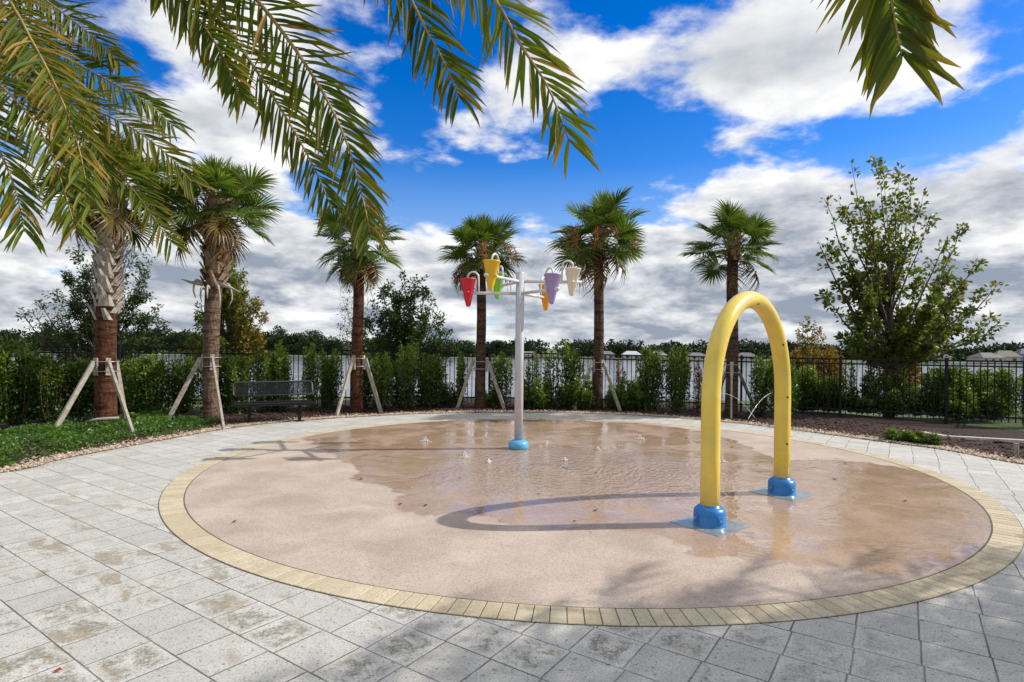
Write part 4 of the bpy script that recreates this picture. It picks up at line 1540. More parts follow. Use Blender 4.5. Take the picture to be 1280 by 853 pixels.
# palm beside the camera on the left: its fronds cross the top of the view
FACE = (0.15, -0.9, -0.25)
KA = dict(lmax=0.42, n=104, wid=0.025, start=0.10, face=FACE)
date_palm((-3.45, 3.1, 0), 4.5, 'date palm just outside the left edge whose long fronds droop across the upper left sky', [
    (PX([(60, -230, 3.5), (200, -130, 3.7), (321, 0, 3.85), (391, 95, 3.95), (430, 170, 4.0), (450, 235, 4.0), (464, 295, 3.95)]), dict(KA, n=112, lmax=0.42, brown=0.35)),
    (PX([(40, -190, 3.8), (160, -110, 4.1), (255, 0, 4.3), (318, 85, 4.4), (365, 160, 4.4), (395, 215, 4.35), (415, 262, 4.3)]), dict(KA, n=108, lmax=0.42)),
    (PX([(120, -200, 2.9), (260, -170, 3.0), (400, -110, 3.15), (490, -35, 3.25), (533, 38, 3.3), (558, 84, 3.3), (573, 122, 3.25)]), dict(KA, lmax=0.40)),
    (PX([(150, -330, 2.6), (330, -240, 2.7), (480, -140, 2.8), (600, -25, 2.9), (650, 55, 2.95), (686, 112, 3.0), (712, 178, 3.0)]), dict(KA, lmax=0.40, brown=0.35)),
    (PX([(0, -170, 3.6), (100, -120, 4.0), (185, -50, 4.2), (245, 20, 4.3), (278, 70, 4.25), (300, 122, 4.2)]), dict(KA, lmax=0.34)),
], [(150, 40), (180, 10), (210, 35), (240, 5), (270, 30), (300, 5), (120, 15), (165, -15), (225, -20), (255, 60), (200, 70), (320, 40)], 3)

KB = dict(lmax=0.48, n=112, wid=0.028, start=0.08, face=(0.6, -0.75, -0.1))
date_palm((-7.3, 6.6, 0), 5.4, 'date palm beyond the left edge whose fronds fill the upper left corner', [
    (PX([(-60, -30, 5.9), (0, -12, 5.7), (42, 55, 5.6), (75, 120, 5.5), (98, 183, 5.5), (113, 258, 5.5)]), dict(KB, brown=0.6)),
    (PX([(-50, -10, 6.3), (20, 30, 6.4), (91, 76, 6.4), (141, 104, 6.4), (183, 128, 6.4), (216, 158, 6.4)]), dict(KB)),
    (PX([(-50, 20, 6.0), (20, 70, 6.0), (70, 112, 6.0), (123, 139, 6.0), (169, 163, 6.0), (211, 195, 6.0), (240, 228, 6.0)]), dict(KB, brown=0.6)),
    (PX([(-60, 40, 5.6), (-10, 95, 5.5), (42, 152, 5.4), (70, 208, 5.4), (95, 288, 5.4)]), dict(KB)),
    (PX([(-40, 40, 6.3), (40, 110, 6.3), (98, 173, 6.3), (141, 208, 6.3), (176, 250, 6.3), (214, 305, 6.3)]), dict(KB, brown=0.5)),
    (PX([(-60, -40, 6.2), (10, -30, 6.4), (70, 10, 6.5), (115, 45, 6.5), (150, 78, 6.5)]), dict(KB)),
    (PX([(-80, 60, 5.6), (-40, 120, 5.4), (-5, 180, 5.3), (20, 240, 5.3), (30, 290, 5.3)]), dict(KB)),
    (PX([(-40, 10, 6.2), (30, 60, 6.2), (80, 120, 6.2), (110, 160, 6.2), (132, 215, 6.2)]), dict(KB, brown=0.6)),
], [(100, 40), (130, 15), (160, 40), (190, 5), (220, 35), (250, 5), (175, -20), (145, 65), (210, -25)], 5)

# palms on the right, out of the view; one frond hangs into the top right, the others shade the foreground
date_palm((3.35, 1.5, 0), 4.3, 'date palm off the right edge with one frond tip hanging into the upper right sky', [
    (PX([(1330, -420, 1.9), (1220, -330, 2.2), (1140, -180, 2.4), (1104, -70, 2.5), (1116, 10, 2.52), (1127, 70, 2.5)]), dict(lmax=0.44, n=130, wid=0.034, start=0.1, brown=0.5, tipmin=0.72, face=(-0.5, -0.8, -0.2))),
], [(0, 40), (30, 10), (330, 35), (300, 5), (270, 30), (60, 45), (20, -15), (345, 65), (240, 40), (200, 45)], 8)
RINGS = [(az, el) for el, step, off in ((70, 60, 0), (45, 40, 10), (22, 24, 25), (2, 24, 5), (-22, 36, 12)) for az in range(off, 360 + off, step)]
date_palm((8.1, 2.6, 0), 4.7, 'date palm out of view at right that shades the front slabs', [], RINGS, 12, flen=2.5)
date_palm((6.5, 2.05, 0), 4.4, 'date palm out of view at right, nearer the camera', [], RINGS, 15, flen=2.4)
date_palm((10.1, 2.75, 0), 4.8, 'date palm out of view, farthest right of the row', [], RINGS, 18, flen=2.6)

# ------------------------------------------------------------------ broadleaf trees
def limb_tree(name, base, trunk_h, r0, targets, label, leafmat, bark, leaf, per_limb, sub=7, spread=0.35, droop=0.0, tipf=None, seed=1, twig_len=0.5, group=None, clear=0.0, from_low=0.25, aspect=0.6):
    rng = np.random.default_rng(seed)
    base = np.array(base, float)
    t = thing(name, tuple(base), label, 'tree', group)
    br = MB()
    tl = np.array([0, 0, trunk_h])
    trunk_pts = [np.array([0.02 * math.sin(k * 1.3), 0.02 * math.cos(k * 1.7), trunk_h * k / 8]) for k in range(9)]
    br.tube([tuple(q) for q in trunk_pts], [r0 * (1 - 0.75 * k / 8) * (1.25 if k == 0 else 1) for k in range(9)], 9)
    P, D, T = [], [], []
    for tg in targets:
        w = tg[3] if len(tg) > 3 else 1.0
        tg = np.array(tg[:3], float) - base
        hz = np.hypot(tg[0], tg[1])
        z0 = min(trunk_h * 0.92, max(trunk_h * from_low, tg[2] - 0.35 * tg[2] - hz * 0.9))
        s0 = np.array([0, 0, z0])
        rr = r0 * (1 - 0.75 * z0 / trunk_h) * 0.6
        mid = (s0 + tg) / 2 + np.array([tg[0] * 0.12, tg[1] * 0.12, -0.06 * hz]) + rng.normal(0, 0.05, 3)
        tt = np.linspace(0, 1, 8)[:, None]
        line = (1 - tt) ** 2 * s0 + 2 * tt * (1 - tt) * mid + tt ** 2 * tg
        line[1:-1] += rng.normal(0, 0.02, (6, 3))
        br.tube([tuple(q) for q in line], [max(0.004, rr * (1 - 0.9 * k / 7)) for k in range(8)], 6)
        LL = np.linalg.norm(tg - s0)
        axis = unit((tg - s0)[None])[0]
        for j in range(sub):
            f = rng.uniform(0.25 + clear, 1.0)
            k = min(int(f * 7), 6)
            q = line[k] * (1 - (f * 7 - k)) + line[k + 1] * (f * 7 - k)
            d = unit((axis * 0.7 + rng.normal(0, spread * 2, 3) + np.array([0, 0, 0.35 - droop]))[None])[0]
            tlh = twig_len * LL * 0.45 * rng.uniform(0.5, 1.1) * (1.25 - f * 0.6)
            e = q + d * tlh + np.array([0, 0, -droop * tlh * 0.5])
            m_ = (q + e) / 2 + rng.normal(0, 0.03, 3)
            br.tube([tuple(q), tuple(m_), tuple(e)], [0.009, 0.006, 0.002], 4)
            n = max(3, int(per_limb * w / sub * rng.uniform(0.6, 1.4)))
            s_ = rng.beta(1.6, 1.0, n)[:, None]
            C = np.where(s_ < 0.5, q + (m_ - q) * s_ * 2, m_ + (e - m_) * (s_ * 2 - 1))
            off = unit(rng.normal(size=(n, 3))) * (0.10 * rng.random(n)[:, None] + 0.02) * (0.6 + spread)
            P.append(C + off)
            D.append(d * 0.5 + unit(off) * 0.9 + np.array([0, 0, -0.15 - droop]))
            T.append(np.full(n, 0.0) if tipf is None else np.clip(np.array([tipf(c + base, rng) for c in C]), 0, 1))
        n = max(3, int(per_limb * w * 0.3))
        s_ = rng.uniform(0.35 + clear, 1, n)
        ii = np.minimum((s_ * 7).astype(int), 6)
        C = line[ii] + (line[ii + 1] - line[ii]) * (s_ * 7 - ii)[:, None]
        off = unit(rng.normal(size=(n, 3))) * 0.07
        P.append(C + off)
        D.append(off * 10 + axis * 0.4)
        T.append(np.full(n, 0.0) if tipf is None else np.clip(np.array([tipf(c + base, rng) for c in C]), 0, 1))
    P, D, T = np.concatenate(P), np.concatenate(D), np.concatenate(T)
    L = leaf * rng.uniform(0.65, 1.35, len(P))
    link(bpy.data.objects.new('crown', leaves_mesh('crown', P, D, L, L * aspect, leafmat, tip=T, rng=rng)), t)
    mesh_obj('trunk', br.v, br.f, bark, t, True, br.a, br.b)
    return t


def TG(lst, d0, spread, seed):
    rng = random.Random(seed)
    return [tuple(W(x, y, d0 + rng.uniform(-spread, spread))) + ((w[0],) if w else ()) for x, y, *w in lst]


# big sparse tree behind the right fence
b5 = W(1112, 435, 14.2)
b5.z = -0.1
outline = [(1064, 205, .55), (1048, 250, .6), (1030, 248, .35), (1022, 300, .45), (1040, 310, .9), (1094, 206, .6), (1085, 250, .9), (1105, 210, .35), (1124, 208, .35), (1118, 240, .45), (1140, 228, .5), (1155, 240, .5), (1134, 255, .6),
           (1070, 280, 1), (1058, 330, 1), (1032, 372, .55), (1045, 350, .8), (1090, 300, 1.1), (1110, 320, 1), (1062, 395, 1.1), (1050, 420, .9), (1085, 370, 1.4), (1100, 345, 1.2), (1128, 300, .7), (1163, 268, .35), (1183, 300, .4),
           (1200, 286, .55), (1192, 330, .8), (1222, 325, .7), (1204, 355, 1), (1178, 350, 1), (1250, 352, .35), (1228, 365, .8), (1238, 395, .6), (1244, 408, .5), (1215, 390, 1.1), (1190, 380, 1.2), (1165, 375, 1.2), (1150, 400, 1.4), (1130, 390, 1.4),
           (1175, 410, 1.2), (1110, 420, 1.5), (1085, 425, 1.4), (1070, 432, 1), (1140, 430, 1.3), (1165, 435, .9), (1105, 438, 1.2), (1080, 436, 1.2), (1145, 438, 1.2), (1128, 360, 1.1), (1150, 345, .9), (1075, 345, 1.2)]
limb_tree('sparse_tree', b5, 3.4, 0.11, TG(outline, 14.2, 1.0, 3), 'tall sparse broadleaf tree with open crown behind the right part of the fence', M['leaf_maple'], M['bark'], 0.115, 235, sub=9, spread=0.24,
          tipf=lambda c, r: (0.7 * r.random() if r.random() < 0.3 + 0.08 * max(0, c[2] - 2) else 0.1 * r.random()), seed=5, twig_len=0.21, from_low=0.36)

# feathery tree behind the leftmost palm
b1 = W(118, 435, 17.5)
b1.z = lawn_height(0, 17.5)
outl = [(98, 308, .6), (110, 330), (85, 345, .8), (130, 335), (165, 318, .7), (150, 300, .5), (182, 345), (190, 322, .4), (175, 372), (200, 380, .7), (70, 365, .6), (90, 372), (50, 378, .35), (22, 385, .25), (40, 390, .3), (75, 395, .8), (60, 405, .8),
        (118, 370, 1.2), (145, 355, 1.2), (150, 390, 1.2), (180, 400), (205, 405, .5), (110, 405, 1.3), (85, 415, 1.2), (140, 415, 1.3), (170, 425, 1.2), (60, 425), (195, 425, .8), (100, 428, 1.2)]
limb_tree('feathery_tree', b1, 2.9, 0.09, TG(outl, 17.5, 1.0, 4), 'airy feathery tree with drooping thin branches behind the lattice-trunk palm', M['leaf_feather'], M['bark'], 0.095, 560, sub=14, spread=0.32, droop=0.22,
          tipf=lambda c, r: 0.5 * r.random() if r.random() < 0.25 else 0, seed=8, twig_len=0.42, aspect=0.42)

# cypress turning orange behind the second palm
b2 = W(286, 435, 19.5)
b2.z = lawn_height(0, 19.5)
outl = []
rr_ = random.Random(9)
for y, x0, x1 in ((325, 278, 292), (340, 268, 305), (355, 262, 315), (370, 255, 320), (385, 246, 326), (400, 238, 330), (415, 232, 334), (428, 228, 338), (440, 225, 340)):
    for k in range(6):
        outl.append((x0 + (x1 - x0) * (k + rr_.random()) / 6, y + rr_.uniform(-5, 5)))
ox = W(325, 400, 19.5).x
limb_tree('cypress_tree', b2, 4.2, 0.12, TG(outl, 19.5, 1.0, 6), 'dense cypress turning orange on one side behind the palm left of the bench', M['leaf_cypress'], M['bark'], 0.105, 330, sub=9, spread=0.4,
          tipf=lambda c, r: (r.uniform(0.3, 1) if r.random() < max(0.08, min(0.75, 0.55 + (c[0] - ox) * 0.55 - max(0, c[2] - 2.7) * 0.5)) else 0), seed=10, twig_len=0.3, aspect=0.45)

# round oak right of the third palm
b3 = W(505, 435, 18.5)
b3.z = lawn_height(0, 18.5)
outl = [(505, 348, .6), (520, 345, .45), (488, 350, .5), (532, 360, .5), (478, 365, .9), (495, 372, 1.2), (515, 370, 1.1), (540, 378, .6), (548, 385, .5), (470, 385, 1.2), (490, 395, 1.3), (512, 392, 1.3), (530, 398, 1.1), (552, 402, .8), (562, 412, .5),
        (460, 402, 1.1), (475, 415, 1.3), (500, 418, 1.4), (525, 418, 1.3), (548, 422, 1.1), (452, 420, 1), (465, 435, 1), (490, 436, 1.2), (515, 436, 1.2), (545, 438, 1), (570, 432, .7)]
limb_tree('round_oak', b3, 2.6, 0.10, TG(outl, 18.5, 1.1, 7), 'dark rounded oak with twiggy top behind the fence right of the third palm', M['leaf_oak'], M['bark'], 0.09, 460, sub=12, spread=0.38,
          tipf=lambda c, r: 0.7 * r.random() if r.random() < 0.18 else 0, seed=12, twig_len=0.4)
b3 = W(440, 435, 19.5)
b3.z = lawn_height(0, 19.5)
limb_tree('bare_tree', b3, 2.4, 0.05, TG([(428, 352, .5), (436, 362, .5), (445, 350, .5), (430, 380, .8), (460, 372, .7), (440, 395, 1), (470, 362, .5), (425, 405), (455, 410), (435, 425, 1.2)], 19.5, 0.8, 9), 'nearly leafless twiggy tree just left of the third palm',
          M['leaf_oak'], M['bark_pale'], 0.07, 60, sub=9, spread=0.35, seed=14, twig_len=0.45, from_low=0.3)

# small thin tree with orange bushes beyond the fence, right of the arch
b4 = W(1010, 435, 40)
b4.z = lawn_height(0, 40)
limb_tree('thin_tree', b4, 4.5, 0.10, TG([(1010, 398, .7), (1002, 404), (1018, 403), (996, 414, .8), (1024, 412), (1008, 415), (1015, 422), (1030, 420, .7), (1000, 426), (1022, 430)], 40, 1.0, 5), 'small thin tree beyond the lake bank right of the yellow arch',
          M['leaf_cypress'], M['bark'], 0.16, 110, sub=8, spread=0.3, tipf=lambda c, r: 0.7 * r.random(), seed=16, twig_len=0.3)
for px, top, dp, wd, lab in ((992, 431, 42, 1.7, 'rounded orange bush left of the small thin tree'), (1030, 430, 43, 1.8, 'rounded orange bush right of the small thin tree'), (1128, 440, 44, 1.6, 'small orange bush seen through the sparse tree')):
    p = W(px, 435, dp)
    p.z = lawn_height(0, dp)
    t = thing('orange_bush', p, lab, 'bush')
    hh = W(px, top, dp).z - p.z
    n = 3000
    d3 = unit(RNG.normal(size=(n, 3)))
    lump = 1 + 0.25 * np.sin(d3[:, 0] * 5 + px) * np.cos(d3[:, 2] * 6)
    P = d3 * (RNG.random(n) ** 0.35 * lump)[:, None] * np.array([wd * 0.8, wd * 0.7, hh * 0.42]) + np.array([0, 0, hh * 0.5])
    link(bpy.data.objects.new('foliage', leaves_mesh('foliage', P, d3 + RNG.normal(0, 0.5, (n, 3)), 0.26, 0.15, M['leaf_orange'])), t)
    mb = MB()
    mb.tube([(0, 0, -0.2), (0.05, 0, hh * 0.4)], [0.08, 0.03], 6)
    mb.build('stem', M['bark'], t)


# dark round trees on the left shore and the far wood
def clump_tree_mesh(seed, n, leaf):
    """unit tree: height 1, crown of many leaf clumps"""
    rng = np.random.default_rng(seed)
    P, D = [], []
    k = 16
    for i in range(k):
        a = rng.uniform(0, 2 * PI)
        r = 0.38 * math.sqrt(rng.random())
        z = rng.uniform(0.30, 0.86) if r < 0.25 else rng.uniform(0.25, 0.65)
        c = np.array([r * math.cos(a), r * math.sin(a), z])
        s = rng.uniform(0.13, 0.22)
        m_ = n // k
        d = unit(rng.normal(size=(m_, 3)))
        P.append(c + d * (s * rng.random(m_) ** 0.4)[:, None] * np.array([1.1, 1.1, 0.8]))
        D.append(d + rng.normal(0, 0.5, (m_, 3)))
    P, D = np.concatenate(P), np.concatenate(D)
    return leaves_mesh('crown', P, D, leaf * rng.uniform(0.7, 1.3, len(P)), leaf * 0.65, M['leaf_far'], rng=rng)


CT = [clump_tree_mesh(60 + i, 3200, 0.055) for i in range(3)]
tb = MB()
tb.tube([(0, 0, -0.05), (0, 0, 0.45)], [0.035, 0.02], 7)
for k in range(5):
    a = k * 1.3
    tb.tube([(0, 0, 0.2 + 0.04 * k), (0.25 * math.cos(a), 0.25 * math.sin(a), 0.55)], [0.014, 0.005], 5)
TB = make_mesh('trunk', tb.v, tb.f, M['bark'], True, tb.a, tb.b)
mids = [(5, 410, 75, 1.25, 'dark round tree at the far left beyond the hedge'), (50, 414, 85, 1.3, 'dark tree right of the far left round tree'), (-40, 405, 70, 1.3, 'dark tree cut by the left photo edge'),
        (190, 408, 80, 1.2, 'dark tree seen between the two leftmost palms'), (222, 414, 95, 1.3, 'dark tree just left of the orange cypress'), (342, 404, 80, 1.1, 'dark tree with pointed top right of the orange cypress'),
        (390, 409, 90, 1.5, 'broad dark tree above the fence left of the third palm'), (372, 414, 105, 1.3, 'dark tree behind the bench, lower than its neighbours'), (422, 420, 120, 1.4, 'low dark tree just left of the bare twiggy tree'),
        (582, 423, 150, 1.7, 'mid green tree left of the fourth palm trunk'), (622, 424, 160, 1.7, 'pale green low tree behind the bucket pole'), (312, 412, 110, 1.3, 'dark tree behind the orange side of the cypress')]
for k, (px, top, dp, wd, lab) in enumerate(mids):
    p = W(px, 435, dp)
    dp = 292 + (dp * 7) % 30
    p = W(px, 435, dp)
    p.z = -3.4
    hh = W(px, top, dp).z - p.z
    t = thing('shore_tree', p, lab, 'tree', 'dark trees along the left lake shore', random.uniform(0, 6))
    t.scale = (hh * wd * 0.8, hh * wd * 0.8, hh)
    link(bpy.data.objects.new('crown', CT[k % 3]), t)
    link(bpy.data.objects.new('trunk', TB), t)
# far wood: one mass on the far shore
rng = np.random.default_rng(77)
P, D, S_ = [], [], []
prof_px = [0, 100, 200, 300, 420, 560, 640, 660, 690, 720, 740, 760, 800, 840, 860, 900, 960, 1000, 1060, 1140, 1180, 1236, 1262, 1300]
prof_y = [414, 414, 414, 416, 424, 428, 428, 424, 426, 423, 427, 430, 431, 430, 428, 429, 428, 431, 433, 436, 438, 434, 429, 430]
for k in range(420):
    px = rng.uniform(-420, 1720)
    dp = rng.uniform(300, 360)
    top = float(np.interp(px, prof_px, prof_y)) + rng.normal(0.6, 2.2)
    p = W(px, 435, dp)
    ht = W(px, top, dp).z + 2.9
    ht = max(5, ht)
    w_ = rng.uniform(4, 8)
    m_ = 260
    d = unit(rng.normal(size=(m_, 3)))
    lum = 1 + 0.25 * np.sin(d[:, 0] * 4 + k) * np.cos(d[:, 2] * 5 + k)
    P.append(np.array([p.x, dp, -2.9 + ht * 0.47]) + d * (rng.random(m_) ** 0.33 * lum)[:, None] * np.array([w_, w_, ht * 0.46]))
    D.append(d + rng.normal(0, 0.5, (m_, 3)))
P, D = np.concatenate(P), np.concatenate(D)
me = leaves_mesh('far_wood', P, D, rng.uniform(0.9, 2.0, len(P)), 1.0, M['leaf_far'], rng=rng)
tag(link(bpy.data.objects.new('far_wood', me)), kind='stuff')

# far houses
def house(px, base_py, wpx, top_py, dp, wall, roof, label, eave=0.5):
    w_ = wpx * dp / F
    p = W(px, base_py, dp)
    p.z = -3.05
    top = W(px, top_py, dp).z
    hh = top - p.z
    he = hh * eave
    t = thing('lake_house', p, label, 'house', 'houses on the far lake shore', random.uniform(-0.25, 0.25))
    dd = w_ * 0.55
    mb = MB()
    mb.box((0, 0, he / 2), (w_, dd, he))
    mb.build('wall', wall, t)
    mb = MB()
    o_ = 0.6
    x, y = w_ / 2 + o_, dd / 2 + o_
    rx = w_ / 2 - dd * 0.42
    mb.add([(-x, -y, he + 0.02), (x, -y, he + 0.02), (x, y, he + 0.02), (-x, y, he + 0.02), (-rx, 0, hh), (rx, 0, hh)], [(0, 1, 5, 4), (1, 2, 5), (2, 3, 4, 5), (3, 0, 4), (3, 2, 1, 0)])
    mb.build('roof', roof, t)
    n = max(2, int(w_ / 4))
    for k in range(n):
        mb = MB()
        xx = -w_ / 2 + w_ * (k + 0.5) / n
        mb.box((xx, -dd / 2 - 0.02, he * 0.5), (1.6, 0.08, he * 0.5))
        mb.build('window', M['far_window'], t)


for args in [(660, 447, 26, 439.5, 268, 'far_wall', 'far_roof_tan', 'distant low tan house just right of the bucket pole'),
             (758, 447, 18, 439, 268, 'far_wall', 'far_roof', 'distant grey-roofed house just right of the fifth palm trunk'),
             (789, 447, 22, 439, 274, 'far_wall', 'far_roof_pale', 'distant house with pale blue-white roof between the fifth palm and the bright shrubs'),
             (822, 447, 20, 439.5, 270, 'far_wall', 'far_roof_tan', 'distant tan-roofed house above the bright-topped shrubs'),
             (870, 447, 22, 441, 268, 'far_wall', 'far_roof', 'distant low house just left of the yellow arch front leg'),
             (932, 448, 22, 441, 266, 'far_wall', 'far_roof', 'distant low grey house framed by the yellow arch'),
             (1172, 452, 24, 441, 270, 'far_wall', 'far_roof', 'distant grey-roofed house right of the sparse tree'),
             (1232, 453, 34, 441, 264, 'far_wall', 'far_roof', 'distant long grey-roofed house left of the blue house'),
             (1256, 454, 26, 438.5, 270, 'far_wall', 'far_roof_tan', 'distant tan-grey house next to the blue house'),
             (1284, 455, 26, 436, 270, 'far_wall_blue', 'far_roof', 'blue house at the right photo edge across the lake')]:
    house(args[0], args[1], args[2], args[3], args[4], M[args[5]], M[args[6]], args[7], 0.62 if 'blue house at' in args[7] else 0.5)

# three far palms in silhouette
fp = MB()
for k in range(16):
    a = k * 2.4
    el = 0.9 - 1.5 * (k / 15)
    d = Vector((math.cos(a) * math.cos(el), math.sin(a) * math.cos(el), math.sin(el)))
    sd = d.cross(Vector((0, 0, 1))).normalized()
    p0 = Vector((0, 0, 0))
    q1, q2 = d * 1.1 + Vector((0, 0, 0.05)), d * 1.9 + Vector((0, 0, -0.55))
    fp.add([p0 - sd * 0.1, p0 + sd * 0.1, q1 + sd * 0.5, q1 - sd * 0.5, q2 + sd * 0.12, q2 - sd * 0.12], [(0, 1, 2, 3), (3, 2, 4, 5)], random.random())
FPM = make_mesh('crown', fp.v, fp.f, M['leaf_far'], False, fp.a, fp.b)
for px, top, lab in ((764, 426, 'leftmost of three tiny far palms on the lake horizon'), (788, 427, 'middle of three tiny far palms on the lake horizon'), (801, 428, 'rightmost of three tiny far palms on the lake horizon')):
    dp = 300
    p = W(px, 435, dp)
    p.z = -3.0
    z = W(px, top, dp).z - p.z
    t = thing('far_palm', p, lab, 'palm tree', 'far palms across the lake', random.uniform(0, 6))
    mb = MB()
    mb.tube([(0, 0, 0), (0.1, 0, z / 2), (0, 0, z - 0.2)], [0.3, 0.24, 0.2], 6)
    mb.build('trunk', M['bark'], t)
    o = link(bpy.data.objects.new('crown', FPM), t)
    o.location = (0, 0, z - 0.4)
    o.scale = (1.5, 1.5, 1.6)

# concrete edging and stake at right
def edging(a, c, label):
    a, c = Vector(a), Vector(c)
    m_ = (a + c) / 2
    mb = MB()
    mb.bar(a - m_ + Vector((0, 0, 0.03)), c - m_ + Vector((0, 0, 0.03)), 0.11, 0.06)
    o = mb.build('concrete_edging', M['concrete'], None, bevel=0.01)
    o.location = m_
    tag(o, label, 'edging')


edging(G(1186, 549), G(1310, 556), 'long pale concrete edging strip lying in the mulch at right')
edging(G(1150, 543), G(1181, 548.5), 'short pale concrete edging piece next to the ground plants')
g = G(1270, 571)
mb = MB()
mb.tube([(0, 0, -0.05), (0.004, 0, 0.1), (0.0, 0, 0.19)], [0.03, 0.03, 0.028], 10)
mb.tube([(0.0, 0, 0.185), (0.0, 0, 0.2)], [0.036, 0.036], 10)
o = mb.build('ground_stake', M['lumber'], None)
o.location = g
tag(o, 'short grey stake in the mulch near the right photo edge', 'stake')

# ------------------------------------------------------------------ light and sky
SUN_EL, SUN_AZ = 36.5, 6.0      # elevation; angle from +X towards +Y
a, e = R(SUN_AZ), R(SUN_EL)
to_sun = Vector((math.cos(a) * math.cos(e), math.sin(a) * math.cos(e), math.sin(e)))
sl = bpy.data.lights.new('sun', 'SUN')
sl.energy = 3.3
sl.angle = R(0.53)
sl.color = (1.0, 0.95, 0.87)
so = link(bpy.data.objects.new('sun', sl))
so.rotation_euler = to_sun.to_track_quat('Z', 'Y').to_euler()

wd = bpy.data.worlds.new('World')
scene.world = wd
wd.use_nodes = True
t = wd.node_tree
t.nodes.clear()
nt = NT(t)
out = t.nodes.new('ShaderNodeOutputWorld')
bg = t.nodes.new('ShaderNodeBackground')
t.links.new(bg.outputs[0], out.inputs[0])
sky = t.nodes.new('ShaderNodeTexSky')
sky.sky_type = 'NISHITA'
sky.sun_disc = False
sky.sun_elevation = R(SUN_EL)
sky.sun_rotation = R(90 - SUN_AZ)
sky.air_density = 1.0
sky.dust_density = 0.3
sky.ozone_density = 2.5
STR = 0.10
bg.inputs['Strength'].default_value = STR
hs = nt.n('ShaderNodeHueSaturation', i_Hue=0.517, i_Saturation=1.5, i_Value=1.18, i_Color=sky.outputs[0])
skyc = hs.outputs[0]
dirn = nt.vmath('NORMALIZE', nt.co('Generated'))
s = nt.sep(dirn)
zz = nt.math('MAXIMUM', s[2], 0.0)
den = nt.math('ADD', zz, 0.20)
pl = nt.comb(nt.math('DIVIDE', s[0], den), nt.math('DIVIDE', s[1], den), 0.0)


def blob(px, py, sx, sy, amp):
    """a cumulus bank (amp > 0) or a clear gap (amp < 0) in one direction of the sky"""
    d = (W(px, py, 1.0) - Vector((0, 0, H))).normalized()
    rt = Vector((d.y, -d.x, 0)).normalized()
    up = rt.cross(d)
    dv = nt.vmath('SUBTRACT', dirn, tuple(d))
    cr = nt.math('DIVIDE', nt.vmath('DOT_PRODUCT', dv, tuple(rt), 1), sx / F)
    cu = nt.math('DIVIDE', nt.vmath('DOT_PRODUCT', dv, tuple(up), 1), sy / F)
    r2 = nt.math('ADD', nt.math('MULTIPLY', cr, cr), nt.math('MULTIPLY', cu, cu))
    front = nt.math('GREATER_THAN', nt.vmath('DOT_PRODUCT', dirn, tuple(d), 1), 0.0)
    g = nt.math('POWER', 2.718, nt.math('MULTIPLY', r2, -1.0))
    return nt.math('MULTIPLY', nt.math('MULTIPLY', g, front), amp)


blobs = [(560, 60, 70, 90, -0.30), (760, 20, 60, 40, -0.22), (640, 235, 150, 60, -0.34), (800, 190, 90, 70, -0.24), (900, 150, 110, 26, -0.26), (1010, 195, 90, 22, -0.24), (530, 255, 60, 40, -0.22), (1230, 150, 40, 30, -0.18), (1250, 40, 40, 40, -0.10), (1060, 165, 60, 30, -.14),
         (400, 225, 50, 25, -0.10), (190, 105, 60, 45, -0.26), (395, 235, 60, 30, -0.22), (60, 330, 60, 20, -0.12), (440, 70, 60, 60, -0.10), (430, 310, 140, 40, 0.22), (600, 305, 120, 22, 0.2), (180, 230, 160, 60, 0.18), (700, 150, 60, 30, -0.16), (620, 130, 90, 70, 0.26), (860, 80, 190, 50, 0.20), (950, 290, 130, 90, 0.34), (1050, 60, 200, 70, 0.16), (1180, 230, 130, 60, 0.24), (250, 60, 160, 60, 0.16),
         (320, 160, 120, 60, 0.16), (500, 380, 500, 70, 0.28), (1000, 400, 400, 60, 0.28), (120, 330, 220, 60, 0.2), (740, 320, 160, 40, 0.16), (1240, 330, 120, 90, 0.2)]
bias = None
for bb in blobs:
    v = blob(*bb)
    bias = v if bias is None else nt.math('ADD', bias, v)


# extra cloud added out of view, overhead and behind, to whiten the ambient light
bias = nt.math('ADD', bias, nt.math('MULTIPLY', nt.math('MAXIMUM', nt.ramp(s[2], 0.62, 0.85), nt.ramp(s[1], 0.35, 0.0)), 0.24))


def cloud_n(vec):
    big = nt.noise(vec, 2.1, 10, 0.57, 0.1)
    return nt.math('ADD', nt.math('MULTIPLY', nt.math('SUBTRACT', big, 0.5), 1.7), 0.5)


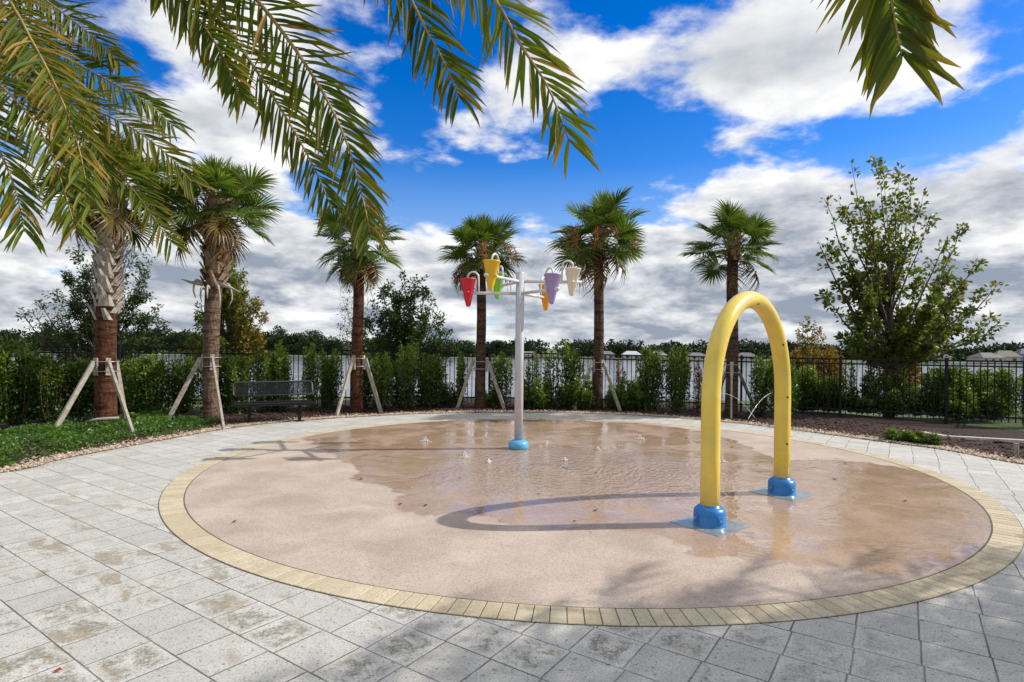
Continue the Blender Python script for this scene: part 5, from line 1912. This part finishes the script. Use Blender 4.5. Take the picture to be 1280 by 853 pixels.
off = Vector((to_sun.x, to_sun.y, 0)).normalized() * 0.16
n0 = cloud_n(pl)
n1 = cloud_n(nt.vmath('ADD', pl, (off.x * 0.7, off.y + 0.13, 0)))
fine = nt.noise(pl, 6.5, 7, 0.62, 0.2)
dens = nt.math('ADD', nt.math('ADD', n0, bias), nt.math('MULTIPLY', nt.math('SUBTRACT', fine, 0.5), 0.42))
puff = nt.noise(nt.vmath('MULTIPLY', dirn, (1.0, 1.0, 2.6)), 7.0, 8, 0.58, 0.15)
low = nt.ramp(s[2], 0.50, 0.12)
dens = nt.math('ADD', dens, nt.math('MULTIPLY', nt.math('MULTIPLY', nt.math('SUBTRACT', puff, 0.52), low), 0.75))
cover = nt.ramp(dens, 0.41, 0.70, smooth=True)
thick = nt.ramp(dens, 0.58, 1.05)
lit = nt.ramp(nt.math('SUBTRACT', n0, n1), -0.24, 0.24)
grey = nt.math('MULTIPLY', thick, nt.ramp(zz, 0.03, 0.5, 1.25, 0.5))
shade = nt.math('ADD', nt.math('MULTIPLY', nt.math('SUBTRACT', 1.0, grey), 0.52), nt.math('MULTIPLY', lit, 0.5), clamp=True)
shade = nt.math('ADD', shade, nt.math('MULTIPLY', nt.math('SUBTRACT', fine, 0.5), 0.6), clamp=True)
puff2 = nt.noise(nt.vmath('MULTIPLY', nt.vmath('ADD', dirn, (-0.015, 0, -0.022)), (1.0, 1.0, 2.6)), 7.0, 8, 0.58, 0.15)
shade = nt.math('ADD', shade, nt.math('MULTIPLY', nt.math('MULTIPLY', nt.math('SUBTRACT', puff2, puff), low), 2.3), clamp=True)
cc_ = nt.mix(shade, (0.215, 0.25, 0.31), (0.74, 0.735, 0.73))
cc_ = nt.vmath('SCALE', cc_, 1.0 / STR)
skyc = nt.mix(nt.ramp(zz, 0.02, 0.30, 0.85, 0.0), skyc, tuple(x / STR for x in (0.30, 0.42, 0.60)))
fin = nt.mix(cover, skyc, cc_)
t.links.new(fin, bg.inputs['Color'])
wd.cycles.sampling_method = 'MANUAL'
wd.cycles.sample_map_resolution = 512

scene.view_settings.view_transform = 'Standard'
scene.view_settings.look = 'None'
scene.view_settings.gamma = 1
scene.view_settings.exposure = 0.56
scene.view_settings.use_curve_mapping = False
scene.cycles.max_bounces = 8
scene.cycles.transparent_max_bounces = 8
scene.cycles.use_denoising = True
